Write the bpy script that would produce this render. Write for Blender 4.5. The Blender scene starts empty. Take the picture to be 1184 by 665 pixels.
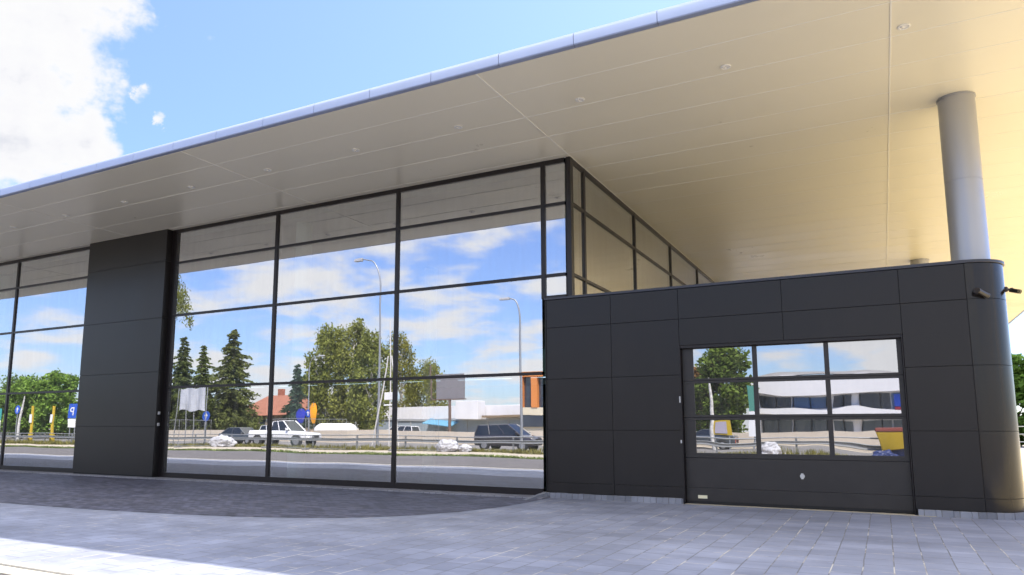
import bpy, bmesh, math, random
import numpy as np
from mathutils import Matrix, Vector, noise as mnoise
R = math.radians
random.seed(7); rng = np.random.default_rng(7)
scene = bpy.context.scene
col = scene.collection

# ------------------------------------------------------------------ camera
D = 14.13            # distance of the facade plane (metres)
YAW, PIT, ROLL, H = .4936, .1373, .0011, 1.4
cam_d = bpy.data.cameras.new('camera'); cam = bpy.data.objects.new('camera', cam_d); col.objects.link(cam)
F0 = Vector((-math.sin(YAW), math.cos(YAW), 0)); R0 = Vector((math.cos(YAW), math.sin(YAW), 0)); U0 = Vector((0, 0, 1))
Fw = F0*math.cos(PIT) + U0*math.sin(PIT); Uw = U0*math.cos(PIT) - F0*math.sin(PIT)
Rr = R0*math.cos(ROLL) + Uw*math.sin(ROLL); Ur = Uw*math.cos(ROLL) - R0*math.sin(ROLL)
m = Matrix(((Rr.x, Ur.x, -Fw.x, 0), (Rr.y, Ur.y, -Fw.y, 0), (Rr.z, Ur.z, -Fw.z, H), (0, 0, 0, 1)))
cam.matrix_world = m
cam_d.sensor_width = 36; cam_d.lens = 840.9/1184*36
cam_d.shift_x = (592-565.66)/1184; cam_d.shift_y = (379.58-332.5)/1184
cam_d.clip_start = .1; cam_d.clip_end = 3000
scene.camera = cam

# ------------------------------------------------------------------ light
SUN_AZ, SUN_EL = R(38), R(53.5)        # azimuth clockwise from +Y (behind the building, to the right)
SKY_STRENGTH, SUN_STRENGTH, EXPOSURE = .15, 3.4, 1.6
sd = bpy.data.lights.new('sun', 'SUN'); sun = bpy.data.objects.new('sun', sd); col.objects.link(sun)
sd.energy = SUN_STRENGTH; sd.angle = R(.53); sd.color = (1, .93, .82)
sdir = Vector((math.sin(SUN_AZ)*math.cos(SUN_EL), math.cos(SUN_AZ)*math.cos(SUN_EL), math.sin(SUN_EL)))
sun.rotation_euler = sdir.to_track_quat('Z', 'Y').to_euler()
scene.view_settings.view_transform = 'Standard'; scene.view_settings.look = 'None'
scene.view_settings.exposure = EXPOSURE; scene.view_settings.gamma = 1
scene.render.engine = 'CYCLES'
scene.cycles.use_denoising = True
scene.cycles.max_bounces = 9; scene.cycles.glossy_bounces = 5; scene.cycles.transparent_max_bounces = 24; scene.cycles.diffuse_bounces = 5
scene.cycles.sample_clamp_indirect = 8
scene.cycles.caustics_reflective = False; scene.cycles.caustics_refractive = False

w = bpy.data.worlds.new('World'); scene.world = w; w.use_nodes = True
nt = w.node_tree; nt.nodes.clear()
def N(nt, t, **kw):
    n = nt.nodes.new(t)
    for k, v in kw.items():
        if k.startswith('i_'):
            n.inputs[k[2:].replace('_', ' ')].default_value = v
        else: setattr(n, k, v)
    return n
def L(nt, a, b): nt.links.new(a, b)
def math_n(nt, op, a, b=None, clamp=False):
    n = nt.nodes.new('ShaderNodeMath'); n.operation = op; n.use_clamp = clamp
    for i, v in enumerate((a, b)):
        if v is None: continue
        if isinstance(v, (int, float)): n.inputs[i].default_value = v
        else: nt.links.new(v, n.inputs[i])
    return n.outputs[0]
def vmath(nt, op, a, b=None):
    n = nt.nodes.new('ShaderNodeVectorMath'); n.operation = op
    for i, v in enumerate((a, b)):
        if v is None: continue
        if isinstance(v, (tuple, list)): n.inputs[i].default_value = v
        else: nt.links.new(v, n.inputs[i])
    return n
def ramp(nt, fac, stops):
    n = nt.nodes.new('ShaderNodeValToRGB'); e = n.color_ramp.elements
    while len(e) < len(stops): e.new(.5)
    for el, (p, c) in zip(e, stops):
        el.position = p; el.color = (c[0], c[1], c[2], 1) if not isinstance(c, (int, float)) else (c, c, c, 1)
    nt.links.new(fac, n.inputs[0]); return n.outputs[0]
def smooth(nt, v, lo, hi):
    n = nt.nodes.new('ShaderNodeMapRange'); n.interpolation_type = 'SMOOTHSTEP'
    nt.links.new(v, n.inputs[0]); n.inputs[1].default_value = lo; n.inputs[2].default_value = hi
    return n.outputs[0]

sky = N(nt, 'ShaderNodeTexSky', sky_type='NISHITA', sun_disc=False, sun_elevation=SUN_EL, sun_rotation=SUN_AZ,
        air_density=1.0, dust_density=.6, ozone_density=1.6)
tc = N(nt, 'ShaderNodeTexCoord'); dirv = tc.outputs['Generated']
sep = N(nt, 'ShaderNodeSeparateXYZ'); L(nt, dirv, sep.inputs[0])
zc = math_n(nt, 'MAXIMUM', sep.outputs[2], 0.02)
zz = math_n(nt, 'ADD', zc, .22)
cx_ = math_n(nt, 'DIVIDE', sep.outputs[0], zz); cy_ = math_n(nt, 'DIVIDE', sep.outputs[1], zz)
cmb = N(nt, 'ShaderNodeCombineXYZ'); L(nt, cx_, cmb.inputs[0]); L(nt, cy_, cmb.inputs[1]); 
L(nt, math_n(nt, 'MULTIPLY', sep.outputs[2], 3.0), cmb.inputs[2])
n1 = N(nt, 'ShaderNodeTexNoise', i_Scale=3.4, i_Detail=9.0, i_Roughness=.55, i_Distortion=.15); L(nt, cmb.outputs[0], n1.inputs['Vector'])
n2 = N(nt, 'ShaderNodeTexNoise', i_Scale=1.0, i_Detail=2.0); L(nt, cmb.outputs[0], n2.inputs['Vector'])
# clouds stand in places: cover by direction (cumulus bank over the street side, one big cumulus over the left of the hall)
wn = N(nt, 'ShaderNodeTexNoise', i_Scale=5.0, i_Detail=6.0, i_Roughness=.6); L(nt, dirv, wn.inputs['Vector'])
wsc = vmath(nt, 'SCALE', vmath(nt, 'SUBTRACT', wn.outputs['Color'], (.5, .5, .5)).outputs[0]); wsc.inputs['Scale'].default_value = .22
dirw = vmath(nt, 'NORMALIZE', vmath(nt, 'ADD', dirv, wsc.outputs[0]).outputs[0]).outputs[0]
wn2 = N(nt, 'ShaderNodeTexNoise', i_Scale=28.0, i_Detail=6.0, i_Roughness=.65); L(nt, dirv, wn2.inputs['Vector'])
wsc2 = vmath(nt, 'SCALE', vmath(nt, 'SUBTRACT', wn2.outputs['Color'], (.5, .5, .5)).outputs[0]); wsc2.inputs['Scale'].default_value = .05
dirs = vmath(nt, 'MULTIPLY', vmath(nt, 'ADD', dirv, wsc2.outputs[0]).outputs[0], (1, 1, 1)).outputs[0]
front = smooth(nt, sep.outputs[1], .05, .25)          # 1 on the building side of the sky
def blob(d, inner, outer, dv=None):
    dot = vmath(nt, 'DOT_PRODUCT', vmath(nt, 'NORMALIZE', dv or dirw).outputs[0], Vector(d).normalized()[:]).outputs['Value']
    return smooth(nt, dot, math.cos(outer), math.cos(inner))
b = blob((-.800, .405, .445), .05, .19)
b = math_n(nt, 'MAXIMUM', b, math_n(nt, 'MULTIPLY', blob((-.86, .415, .30), .03, .15), .95))
b = math_n(nt, 'SUBTRACT', b, math_n(nt, 'MULTIPLY', blob((-.838, .43, .363), .0, .05), .16))
sm = math_n(nt, 'MAXIMUM', blob((-.749, .547, .373), .0, .018, dirs), math_n(nt, 'MULTIPLY', blob((-.684, .565, .46), .0, .016, dirs), .8))
sm = math_n(nt, 'MAXIMUM', sm, math_n(nt, 'MULTIPLY', blob((-.750, .531, .397), .0, .022, dirs), .55))
base_n = math_n(nt, 'ADD', math_n(nt, 'MULTIPLY', n1.outputs[0], .75), math_n(nt, 'MULTIPLY', n2.outputs[0], .35))
fb = math_n(nt, 'ADD', math_n(nt, 'MULTIPLY', b, .62), math_n(nt, 'MULTIPLY', sm, .45))
bias_f = math_n(nt, 'SUBTRACT', fb, .36)
n3 = N(nt, 'ShaderNodeTexNoise', i_Scale=22.0, i_Detail=8.0, i_Roughness=.62); L(nt, dirv, n3.inputs['Vector'])
fine = math_n(nt, 'MULTIPLY', math_n(nt, 'SUBTRACT', n3.outputs[0], .5), .34)
bias_f = math_n(nt, 'ADD', bias_f, fine)
over = math_n(nt, 'MULTIPLY', smooth(nt, sep.outputs[2], .52, .72), .16)  # extra cloud cover overhead, out of view, added to light the shaded paving
bias = math_n(nt, 'ADD', math_n(nt, 'ADD', over, math_n(nt, 'MULTIPLY', front, bias_f)), math_n(nt, 'MULTIPLY', math_n(nt, 'SUBTRACT', 1.0, front), .085))
dens = math_n(nt, 'ADD', base_n, bias)
cover = smooth(nt, dens, .555, .73)
thick = smooth(nt, dens, .60, 1.25)
shade = math_n(nt, 'ADD', math_n(nt, 'MULTIPLY', n3.outputs[0], .35), thick)
ccol = ramp(nt, shade, [(.15, (1.0, 1.0, 1.0)), (.45, (.95, .95, .98)), (.8, (.74, .76, .84)), (1.0, (.64, .67, .76))])
# clouds opposite the sun are brighter; unseen overhead ones boosted to fill the shade
csc = math_n(nt, 'ADD', math_n(nt, 'ADD', 2.2, math_n(nt, 'MULTIPLY', math_n(nt, 'SUBTRACT', 1.0, front), 1.15)), math_n(nt, 'MULTIPLY', smooth(nt, sep.outputs[2], .5, .8), 4.6))
cl = vmath(nt, 'SCALE', ccol); L(nt, csc, cl.inputs['Scale'])
skt = N(nt, 'ShaderNodeMix', data_type='RGBA', blend_type='MULTIPLY'); skt.inputs['Factor'].default_value = 1; L(nt, sky.outputs[0], skt.inputs['A'])
L(nt, ramp(nt, sep.outputs[2], [(0.0, (.38, .43, .55)), (.25, (.52, .55, .72)), (.6, (.73, .71, .87)), (1, (.85, .9, .97))]), skt.inputs['B'])
mx = N(nt, 'ShaderNodeMix', data_type='RGBA'); L(nt, cover, mx.inputs['Factor']); L(nt, skt.outputs['Result'], mx.inputs['A']); L(nt, cl.outputs[0], mx.inputs['B'])
bg = N(nt, 'ShaderNodeBackground', i_Strength=SKY_STRENGTH); L(nt, mx.outputs['Result'], bg.inputs[0])
ow = N(nt, 'ShaderNodeOutputWorld'); L(nt, bg.outputs[0], ow.inputs[0])

# ------------------------------------------------------------------ materials
MATS = {}
def mat(name, colr, rough=.5, metal=0, spec=.5, var=0, vscale=3, bump=0, bscale=20, coat=0, emit=None, stretch=None):
    if name in MATS: return MATS[name]
    M = bpy.data.materials.new(name); M.use_nodes = True; t = M.node_tree; B = t.nodes['Principled BSDF']
    B.inputs['Roughness'].default_value = rough; B.inputs['Metallic'].default_value = metal
    B.inputs['Specular IOR Level'].default_value = spec; B.inputs['Coat Weight'].default_value = coat
    B.inputs['Base Color'].default_value = (*colr, 1)
    g = N(t, 'ShaderNodeNewGeometry'); vec = g.outputs['Position']
    if stretch:
        vm = vmath(t, 'MULTIPLY', vec, stretch); vec = vm.outputs[0]
    if var:
        n = N(t, 'ShaderNodeTexNoise', i_Scale=vscale, i_Detail=6.0, i_Roughness=.6); L(t, vec, n.inputs['Vector'])
        lo = tuple(c*(1-var) for c in colr); hi = tuple(min(1, c*(1+var)) for c in colr)
        L(t, ramp(t, n.outputs[0], [(.3, lo), (.7, hi)]), B.inputs['Base Color'])
        L(t, ramp(t, n.outputs[0], [(.3, max(0, rough-.07)), (.7, min(1, rough+.07))]), B.inputs['Roughness'])
    if bump:
        n = N(t, 'ShaderNodeTexNoise', i_Scale=bscale, i_Detail=4.0); L(t, vec, n.inputs['Vector'])
        bn = N(t, 'ShaderNodeBump', i_Strength=1.0, i_Distance=bump); L(t, n.outputs[0], bn.inputs['Height']); L(t, bn.outputs[0], B.inputs['Normal'])
    MATS[name] = M; return M

def paver_mat(name, base, bw, bh, mortar, joint, var=.18, rot=0, patch=None, offs=.5, mortar_size=.007, light=None, pscale=.7):
    M = bpy.data.materials.new(name); M.use_nodes = True; t = M.node_tree; B = t.nodes['Principled BSDF']
    g = N(t, 'ShaderNodeNewGeometry')
    mp = N(t, 'ShaderNodeMapping'); mp.inputs['Rotation'].default_value = (0, 0, rot); L(t, g.outputs['Position'], mp.inputs[0])
    nz = N(t, 'ShaderNodeTexNoise', i_Scale=1.3, i_Detail=1.0); L(t, g.outputs['Position'], nz.inputs['Vector'])
    wob = vmath(t, 'SCALE', vmath(t, 'SUBTRACT', nz.outputs['Color'], (.5, .5, .5)).outputs[0]); wob.inputs['Scale'].default_value = .02
    pos = vmath(t, 'ADD', mp.outputs[0], wob.outputs[0]).outputs[0]
    br = N(t, 'ShaderNodeTexBrick', offset=offs, squash=1); L(t, pos, br.inputs['Vector'])
    br.inputs['Scale'].default_value = 1; br.inputs['Brick Width'].default_value = bw; br.inputs['Row Height'].default_value = bh
    br.inputs['Mortar Size'].default_value = mortar_size; br.inputs['Mortar Smooth'].default_value = .2; br.inputs['Bias'].default_value = 0
    br.inputs['Color1'].default_value = (0, 0, 0, 1); br.inputs['Color2'].default_value = (1, 1, 1, 1); br.inputs['Mortar'].default_value = (.5, .5, .5, 1)
    lo = tuple(c*(1-var) for c in base); hi = tuple(c*(1+var) for c in base)
    tone = ramp(t, br.outputs['Color'], [(0, lo), (.5, base), (1, hi)])
    n2_ = N(t, 'ShaderNodeTexNoise', i_Scale=pscale, i_Detail=7.0, i_Roughness=.65)
    st = vmath(t, 'MULTIPLY', g.outputs['Position'], (1.0, 2.2, 1)); L(t, st.outputs[0], n2_.inputs['Vector'])
    pat = ramp(t, n2_.outputs[0], [(.28, .76), (.5, .97), (.74, 1.25)])
    mu = N(t, 'ShaderNodeMix', data_type='RGBA', blend_type='MULTIPLY'); mu.inputs['Factor'].default_value = 1; L(t, tone, mu.inputs['A'])
    n5_ = N(t, 'ShaderNodeTexNoise', i_Scale=.22, i_Detail=5.0, i_Roughness=.6, i_Distortion=.6); L(t, g.outputs['Position'], n5_.inputs['Vector'])
    big = N(t, 'ShaderNodeMix', data_type='RGBA', blend_type='MULTIPLY'); big.inputs['Factor'].default_value = 1; L(t, pat, big.inputs['A']); L(t, ramp(t, n5_.outputs[0], [(.35, .84), (.65, 1.12)]), big.inputs['B'])
    L(t, big.outputs['Result'], mu.inputs['B'])
    # bloom of salts and sand
    n3_ = N(t, 'ShaderNodeTexNoise', i_Scale=3.2, i_Detail=8.0, i_Roughness=.7); L(t, st.outputs[0], n3_.inputs['Vector'])
    sl = ramp(t, n3_.outputs[0], [(.58, 0), (.75, .5)])
    m1 = N(t, 'ShaderNodeMix', data_type='RGBA'); L(t, sl, m1.inputs['Factor']); L(t, mu.outputs['Result'], m1.inputs['A']); m1.inputs['B'].default_value = (*(light or tuple(min(1, c*1.6) for c in base)), 1)
    # joints: dark, with sand swept into some
    n4_ = N(t, 'ShaderNodeTexNoise', i_Scale=1.1, i_Detail=5.0, i_Roughness=.7); L(t, g.outputs['Position'], n4_.inputs['Vector'])
    jc = N(t, 'ShaderNodeMix', data_type='RGBA'); L(t, ramp(t, n4_.outputs[0], [(.50, 0), (.60, 1)]), jc.inputs['Factor']); jc.inputs['A'].default_value = (*mortar, 1); jc.inputs['B'].default_value = (*joint, 1)
    m2 = N(t, 'ShaderNodeMix', data_type='RGBA'); L(t, br.outputs['Fac'], m2.inputs['Factor']); L(t, m1.outputs['Result'], m2.inputs['A']); L(t, jc.outputs['Result'], m2.inputs['B'])
    L(t, m2.outputs['Result'], B.inputs['Base Color'])
    B.inputs['Roughness'].default_value = .62; B.inputs['Specular IOR Level'].default_value = .35
    hgt = math_n(t, 'SUBTRACT', math_n(t, 'ADD', math_n(t, 'MULTIPLY', n3_.outputs[0], .3), math_n(t, 'MULTIPLY', br.outputs['Color'], .25)), br.outputs['Fac'])
    bn = N(t, 'ShaderNodeBump', i_Strength=.8, i_Distance=.004); L(t, hgt, bn.inputs['Height']); L(t, bn.outputs[0], B.inputs['Normal'])
    MATS[name] = M; return M

def glass_coated(name, refl, tint, wav, wscale):
    M = bpy.data.materials.new(name); M.use_nodes = True; t = M.node_tree; t.nodes.clear()
    o = N(t, 'ShaderNodeOutputMaterial'); mixs = N(t, 'ShaderNodeMixShader'); tr = N(t, 'ShaderNodeBsdfTransparent'); gl = N(t, 'ShaderNodeBsdfGlossy', i_Roughness=0.0)
    tr.inputs[0].default_value = (*tint, 1); gl.inputs[0].default_value = (.93, .94, .97, 1)
    lw = N(t, 'ShaderNodeLayerWeight', i_Blend=.35)
    L(t, math_n(t, 'ADD', math_n(t, 'MULTIPLY', lw.outputs['Fresnel'], 1-refl), refl, True), mixs.inputs[0])
    g = N(t, 'ShaderNodeNewGeometry'); n = N(t, 'ShaderNodeTexNoise', i_Scale=wscale, i_Detail=1.0, i_Roughness=.4)
    L(t, vmath(t, 'MULTIPLY', g.outputs['Position'], (1, 1, 1.5)).outputs[0], n.inputs['Vector'])
    bn = N(t, 'ShaderNodeBump', i_Strength=1.0, i_Distance=wav); L(t, n.outputs[0], bn.inputs['Height']); L(t, bn.outputs[0], gl.inputs['Normal'])
    L(t, tr.outputs[0], mixs.inputs[1]); L(t, gl.outputs[0], mixs.inputs[2])
    dd = N(t, 'ShaderNodeBsdfDiffuse'); dd.inputs[0].default_value = (.55, .53, .50, 1); md = N(t, 'ShaderNodeMixShader')  # streaky dust film; its pale diffuse also stands in for flare haze
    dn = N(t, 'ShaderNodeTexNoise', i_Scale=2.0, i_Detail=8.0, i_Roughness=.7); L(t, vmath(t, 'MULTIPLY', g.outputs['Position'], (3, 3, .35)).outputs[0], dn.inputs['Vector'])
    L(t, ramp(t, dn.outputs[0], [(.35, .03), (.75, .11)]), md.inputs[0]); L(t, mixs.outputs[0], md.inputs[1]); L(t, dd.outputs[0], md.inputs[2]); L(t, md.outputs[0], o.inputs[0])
    MATS[name] = M; return M
def leaf_mat(name, c, var=.45):
    c = tuple(q*1.35 for q in c)
    M = bpy.data.materials.new(name); M.use_nodes = True; t = M.node_tree; t.nodes.clear()
    o = N(t, 'ShaderNodeOutputMaterial'); g = N(t, 'ShaderNodeNewGeometry')
    n = N(t, 'ShaderNodeTexNoise', i_Scale=.9, i_Detail=4.0); L(t, g.outputs['Position'], n.inputs['Vector'])
    lo = tuple(x*(1-var) for x in c); hi = (c[0]*(1+var*1.3), c[1]*(1+var), c[2]*(1+var*.6))
    cc = ramp(t, n.outputs[0], [(.3, lo), (.7, hi)])
    d = N(t, 'ShaderNodeBsdfDiffuse'); tl = N(t, 'ShaderNodeBsdfTranslucent'); mx_ = N(t, 'ShaderNodeMixShader'); mx_.inputs[0].default_value = .3
    L(t, cc, d.inputs[0]); L(t, cc, tl.inputs[0]); L(t, d.outputs[0], mx_.inputs[1]); L(t, tl.outputs[0], mx_.inputs[2]); L(t, mx_.outputs[0], o.inputs[0])
    MATS[name] = M; return M

SOFF = mat('soffit_panel', (.86, .815, .665), .34, 0, .5, var=.02, vscale=.5)
def _soff(M):
    t = M.node_tree; B = t.nodes['Principled BSDF']; g = N(t, 'ShaderNodeNewGeometry')
    n = N(t, 'ShaderNodeTexNoise', i_Scale=.9, i_Detail=3.0); L(t, vmath(t, 'MULTIPLY', g.outputs['Position'], (.5, 1.5, 1)).outputs[0], n.inputs['Vector'])
    bn = N(t, 'ShaderNodeBump', i_Strength=1.0, i_Distance=.004); L(t, n.outputs[0], bn.inputs['Height']); L(t, bn.outputs[0], B.inputs['Normal'])
_soff(SOFF)
FASC = mat('fascia_alu', (.33, .39, .56), .35, .3, .5, var=.03, vscale=2)
TRIM = mat('trim_light', (.92, .90, .82), .35)
CLAD = mat('dark_cladding', (.017, .0152, .0155), .36, .1, .4, var=.10, vscale=.8, stretch=(1, 1, .4))
def _clad(M):
    t = M.node_tree; B = t.nodes['Principled BSDF']; g = N(t, 'ShaderNodeNewGeometry')
    a = N(t, 'ShaderNodeTexNoise', i_Scale=1.0, i_Detail=8.0, i_Roughness=.65); L(t, vmath(t, 'MULTIPLY', g.outputs['Position'], (3, 3, .35)).outputs[0], a.inputs['Vector'])
    c = N(t, 'ShaderNodeTexNoise', i_Scale=.8, i_Detail=6.0, i_Roughness=.6); L(t, g.outputs['Position'], c.inputs['Vector'])
    f = math_n(t, 'ADD', math_n(t, 'MULTIPLY', a.outputs[0], .45), math_n(t, 'MULTIPLY', c.outputs[0], .55))
    L(t, ramp(t, f, [(.3, (.0145, .0128, .0128)), (.5, (.0165, .0145, .0143)), (.72, (.0205, .018, .0175))]), B.inputs['Base Color'])
    L(t, ramp(t, f, [(.3, .29), (.7, .37)]), B.inputs['Roughness'])
    n = N(t, 'ShaderNodeTexNoise', i_Scale=1.6, i_Detail=1.0); L(t, g.outputs['Position'], n.inputs['Vector'])
    bn = N(t, 'ShaderNodeBump', i_Strength=1.0, i_Distance=.003); L(t, n.outputs[0], bn.inputs['Height']); L(t, bn.outputs[0], B.inputs['Normal'])
_clad(CLAD)
CLADC = CLAD.copy(); CLADC.name = 'dark_cladding_curved'
for n_ in CLADC.node_tree.nodes:
    if n_.type == 'BSDF_PRINCIPLED':
        for l_ in list(n_.inputs['Roughness'].links): CLADC.node_tree.links.remove(l_)
        n_.inputs['Roughness'].default_value = .17
CLADB = mat('joint_black', (.008, .008, .009), .7)
CAP = mat('parapet_cap', (.05, .052, .065), .35, .3)
FRAME = mat('frame_bronze', (.013, .010, .011), .35, .2)
STEEL = mat('column_paint', (.40, .405, .43), .34, .6, .5)
WHITE = mat('white_paint', (.78, .78, .76), .5, var=.05)
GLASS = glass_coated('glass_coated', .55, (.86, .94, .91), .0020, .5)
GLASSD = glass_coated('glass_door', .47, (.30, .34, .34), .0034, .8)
GCLR = mat('glass_clear_back', (1, 1, 1)); 
def _clr():
    t = GCLR.node_tree; t.nodes.clear(); o = N(t, 'ShaderNodeOutputMaterial'); tr = N(t, 'ShaderNodeBsdfTransparent'); tr.inputs[0].default_value = (.92, .97, .95, 1); L(t, tr.outputs[0], o.inputs[0])
_clr()
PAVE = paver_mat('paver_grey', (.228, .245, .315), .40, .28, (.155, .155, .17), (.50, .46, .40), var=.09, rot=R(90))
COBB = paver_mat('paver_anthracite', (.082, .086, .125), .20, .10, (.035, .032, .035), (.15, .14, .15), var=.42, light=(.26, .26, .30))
EDGE = paver_mat('paver_edge', (.22, .22, .25), .16, .5, (.07, .07, .075), (.3, .28, .25), var=.15, offs=0)
ASPH = mat('asphalt', (.12, .112, .115), .85, 0, .3, var=.18, vscale=.8, bump=.004, bscale=90)
ASPHF = mat('asphalt_road', (.17, .16, .155), .85, 0, .3, var=.12, vscale=.3, bump=.004, bscale=60)
CONC = mat('kerb_concrete', (.46, .44, .40), .8, 0, .3, var=.15, vscale=4, bump=.003, bscale=60)
GRND = mat('dusty_ground', (.40, .35, .27), .9, 0, .2, var=.18, vscale=.25, bump=.01, bscale=8)
SIDEW = mat('sidewalk_beige', (.42, .37, .30), .85, 0, .2, var=.14, vscale=.8, bump=.003, bscale=30)
GRASS = mat('verge_grass', (.10, .14, .045), .9, 0, .2, var=.4, vscale=1.5, bump=.03, bscale=30)
GALV = mat('galvanised', (.34, .35, .36), .45, .6)
BARR = mat('barrier_concrete', (.50, .44, .36), .85, var=.08, vscale=.6)
BARK = mat('bark', (.12, .09, .06), .9, var=.3, vscale=6); BIRCHB = mat('birch_bark', (.55, .53, .49), .8, var=.4, vscale=5)

# ------------------------------------------------------------------ mesh helpers
class MB:
    def __init__(s): s.v = []; s.f = []; s.mi = []
    def add(s, vs, fs, mi=0):
        o = len(s.v); s.v += [tuple(v) for v in vs]; s.f += [tuple(i+o for i in f) for f in fs]; s.mi += [mi]*len(fs); return s
    def box(s, x0, x1, y0, y1, z0, z1, mi=0, front=None):
        vs = [(x0,y0,z0),(x1,y0,z0),(x1,y1,z0),(x0,y1,z0),(x0,y0,z1),(x1,y0,z1),(x1,y1,z1),(x0,y1,z1)]
        fs = [(0,3,2,1),(4,5,6,7),(0,1,5,4),(1,2,6,5),(2,3,7,6),(3,0,4,7)]
        s.add(vs, fs, mi)
        if front is not None:
            k, fm = front; s.mi[len(s.mi)-6+{'-y':2,'+x':3,'+y':4,'-x':5}[k]] = fm
        return s
    def hexa(s, vs, mi=0): return s.add(vs, [(0,3,2,1),(4,5,6,7),(0,1,5,4),(1,2,6,5),(2,3,7,6),(3,0,4,7)], mi)
    def tube(s, pts, rs, n=8, cap=True, mi=0):
        pts = [Vector(p) for p in pts]
        if isinstance(rs, (int, float)): rs = [rs]*len(pts)
        vs = []; 
        for i, p in enumerate(pts):
            a = pts[min(i+1, len(pts)-1)] - pts[max(i-1, 0)]; a.normalize()
            ref = Vector((0,0,1)) if abs(a.z) < .9 else Vector((1,0,0))
            u = a.cross(ref).normalized(); v = a.cross(u)
            for k in range(n):
                t = 2*math.pi*k/n; vs.append(p + (u*math.cos(t)+v*math.sin(t))*rs[i])
        fs = [(i*n+k, i*n+(k+1)%n, (i+1)*n+(k+1)%n, (i+1)*n+k) for i in range(len(pts)-1) for k in range(n)]
        if cap: fs += [tuple(range(n))[::-1], tuple((len(pts)-1)*n+k for k in range(n))]
        return s.add(vs, fs, mi)
    def extrude(s, poly, z0, z1, mi=0):
        n = len(poly); vs = [(x,y,z0) for x,y in poly]+[(x,y,z1) for x,y in poly]
        return s.add(vs, [tuple(range(n))[::-1], tuple(range(n,2*n))]+[(i,(i+1)%n,(i+1)%n+n,i+n) for i in range(n)], mi)
    def build(s, name, mats, parent=None, smooth=False, bevel=0, world=True, sub=0):
        me = bpy.data.meshes.new(name)
        off = Vector((0,0,0))
        if parent is not None and world:
            p = parent
            while p is not None: off += p.location; p = p.parent
        me.from_pydata([(v[0]-off.x, v[1]-off.y, v[2]-off.z) for v in s.v], [], s.f)
        if not isinstance(mats, (list, tuple)): mats = [mats]
        for m_ in mats: me.materials.append(m_)
        me.polygons.foreach_set('material_index', s.mi)
        bm = bmesh.new(); bm.from_mesh(me); bmesh.ops.recalc_face_normals(bm, faces=bm.faces); bm.to_mesh(me); bm.free()
        if smooth:
            me.polygons.foreach_set('use_smooth', [True]*len(me.polygons)); me.set_sharp_from_angle(angle=R(40))
        o = bpy.data.objects.new(name, me); col.objects.link(o); o.parent = parent
        if bevel:
            b_ = o.modifiers.new('bevel', 'BEVEL'); b_.width = bevel; b_.segments = 2; b_.limit_method = 'ANGLE'; b_.angle_limit = R(40)
        return o
def raw(name, V, Fq, m_, parent=None, smooth=False):      # numpy quads/tris
    me = bpy.data.meshes.new(name); me.from_pydata(V.tolist(), [], Fq.tolist()); me.materials.append(m_)
    o = bpy.data.objects.new(name, me); col.objects.link(o); o.parent = parent; return o
def tag(o, label=None, cat=None, group=None, kind=None):
    if label: o['label'] = label
    if cat: o['category'] = cat
    if group: o['group'] = group
    if kind: o['kind'] = kind
    return o
def thing(name, label, cat, loc=(0,0,0), rz=0, group=None):
    o = bpy.data.objects.new(name, None); col.objects.link(o); o.location = loc; o.rotation_euler = (0,0,rz)
    o.empty_display_size = .2
    return tag(o, label, cat, group)
def struct(name, mb, m_, **k): return tag(mb.build(name, m_, **k), kind='structure')
def copy_tree(o, parent=None):
    c = o.copy(); col.objects.link(c); c.parent = parent
    for ch in list(o.children): copy_tree(ch, c)
    return c

# ------------------------------------------------------------------ ground and paving
def sheet(name, poly, z, m_):
    b = MB(); b.add([(x,y,z) for x,y in poly], [tuple(range(len(poly)))]); return struct(name, b, m_)
sheet('ground', [(-900,-900),(900,-900),(900,900),(-900,900)], -.05, GRND)
KY = 4.62
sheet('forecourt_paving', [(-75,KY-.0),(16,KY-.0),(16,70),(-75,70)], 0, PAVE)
# darker small-block apron along the glass, with its rounded corner
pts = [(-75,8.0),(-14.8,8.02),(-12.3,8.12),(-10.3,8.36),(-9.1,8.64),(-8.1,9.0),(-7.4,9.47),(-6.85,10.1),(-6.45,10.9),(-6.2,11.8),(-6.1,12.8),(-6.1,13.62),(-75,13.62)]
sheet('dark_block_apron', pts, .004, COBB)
b = MB(); b.box(-75,-6.12,13.62,D+.04,-.02,.03); struct('edging_strip', b, EDGE)
# concrete kerb stones between paving and the parking asphalt
b = MB(); x = -75.0
while x < 16:
    b.box(x, x+.994, KY-.13, KY-.004, -.06, .012); x += 1.0
struct('kerb', b, CONC, bevel=.008)
b = MB(); b.box(-75, 16, KY-.36, KY-.136, -.06, -.010); struct('gutter_strip', b, mat('gutter', (.40,.37,.31), .85, var=.2, vscale=3, bump=.003, bscale=50))
sheet('asphalt_parking', [(-160,-4.5),(40,-4.5),(40,KY-.36),(-160,KY-.36)], -.022, ASPH)
sheet('grass_verge', [(-160,-5.6),(40,-5.6),(40,-4.5),(-160,-4.5)], -.018, GRASS)
sheet('sidewalk', [(-160,-10.5),(40,-10.5),(40,-5.6),(-160,-5.6)], -.014, SIDEW)
sheet('scrub_verge', [(-160,-13.2),(40,-13.2),(40,-10.5),(-160,-10.5)], -.018, mat('dry_verge', (.25,.22,.12), .9, var=.4, vscale=.9, bump=.03, bscale=20))
sheet('road', [(-260,-31),(140,-31),(140,-13.2),(-260,-13.2)], -.022, ASPHF)
b = MB()
for i in range(-26, 14): b.add([(i*10,-22.06,-.017),(i*10+4,-22.06,-.017),(i*10+4,-21.94,-.017),(i*10,-21.94,-.017)], [(0,1,2,3)])
struct('road_marking', b, mat('road_paint', (.7,.7,.68), .7))
b = MB(); b.box(-160,40,-13.32,-13.2,-.06,.09); struct('far_kerb', b, CONC)
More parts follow.
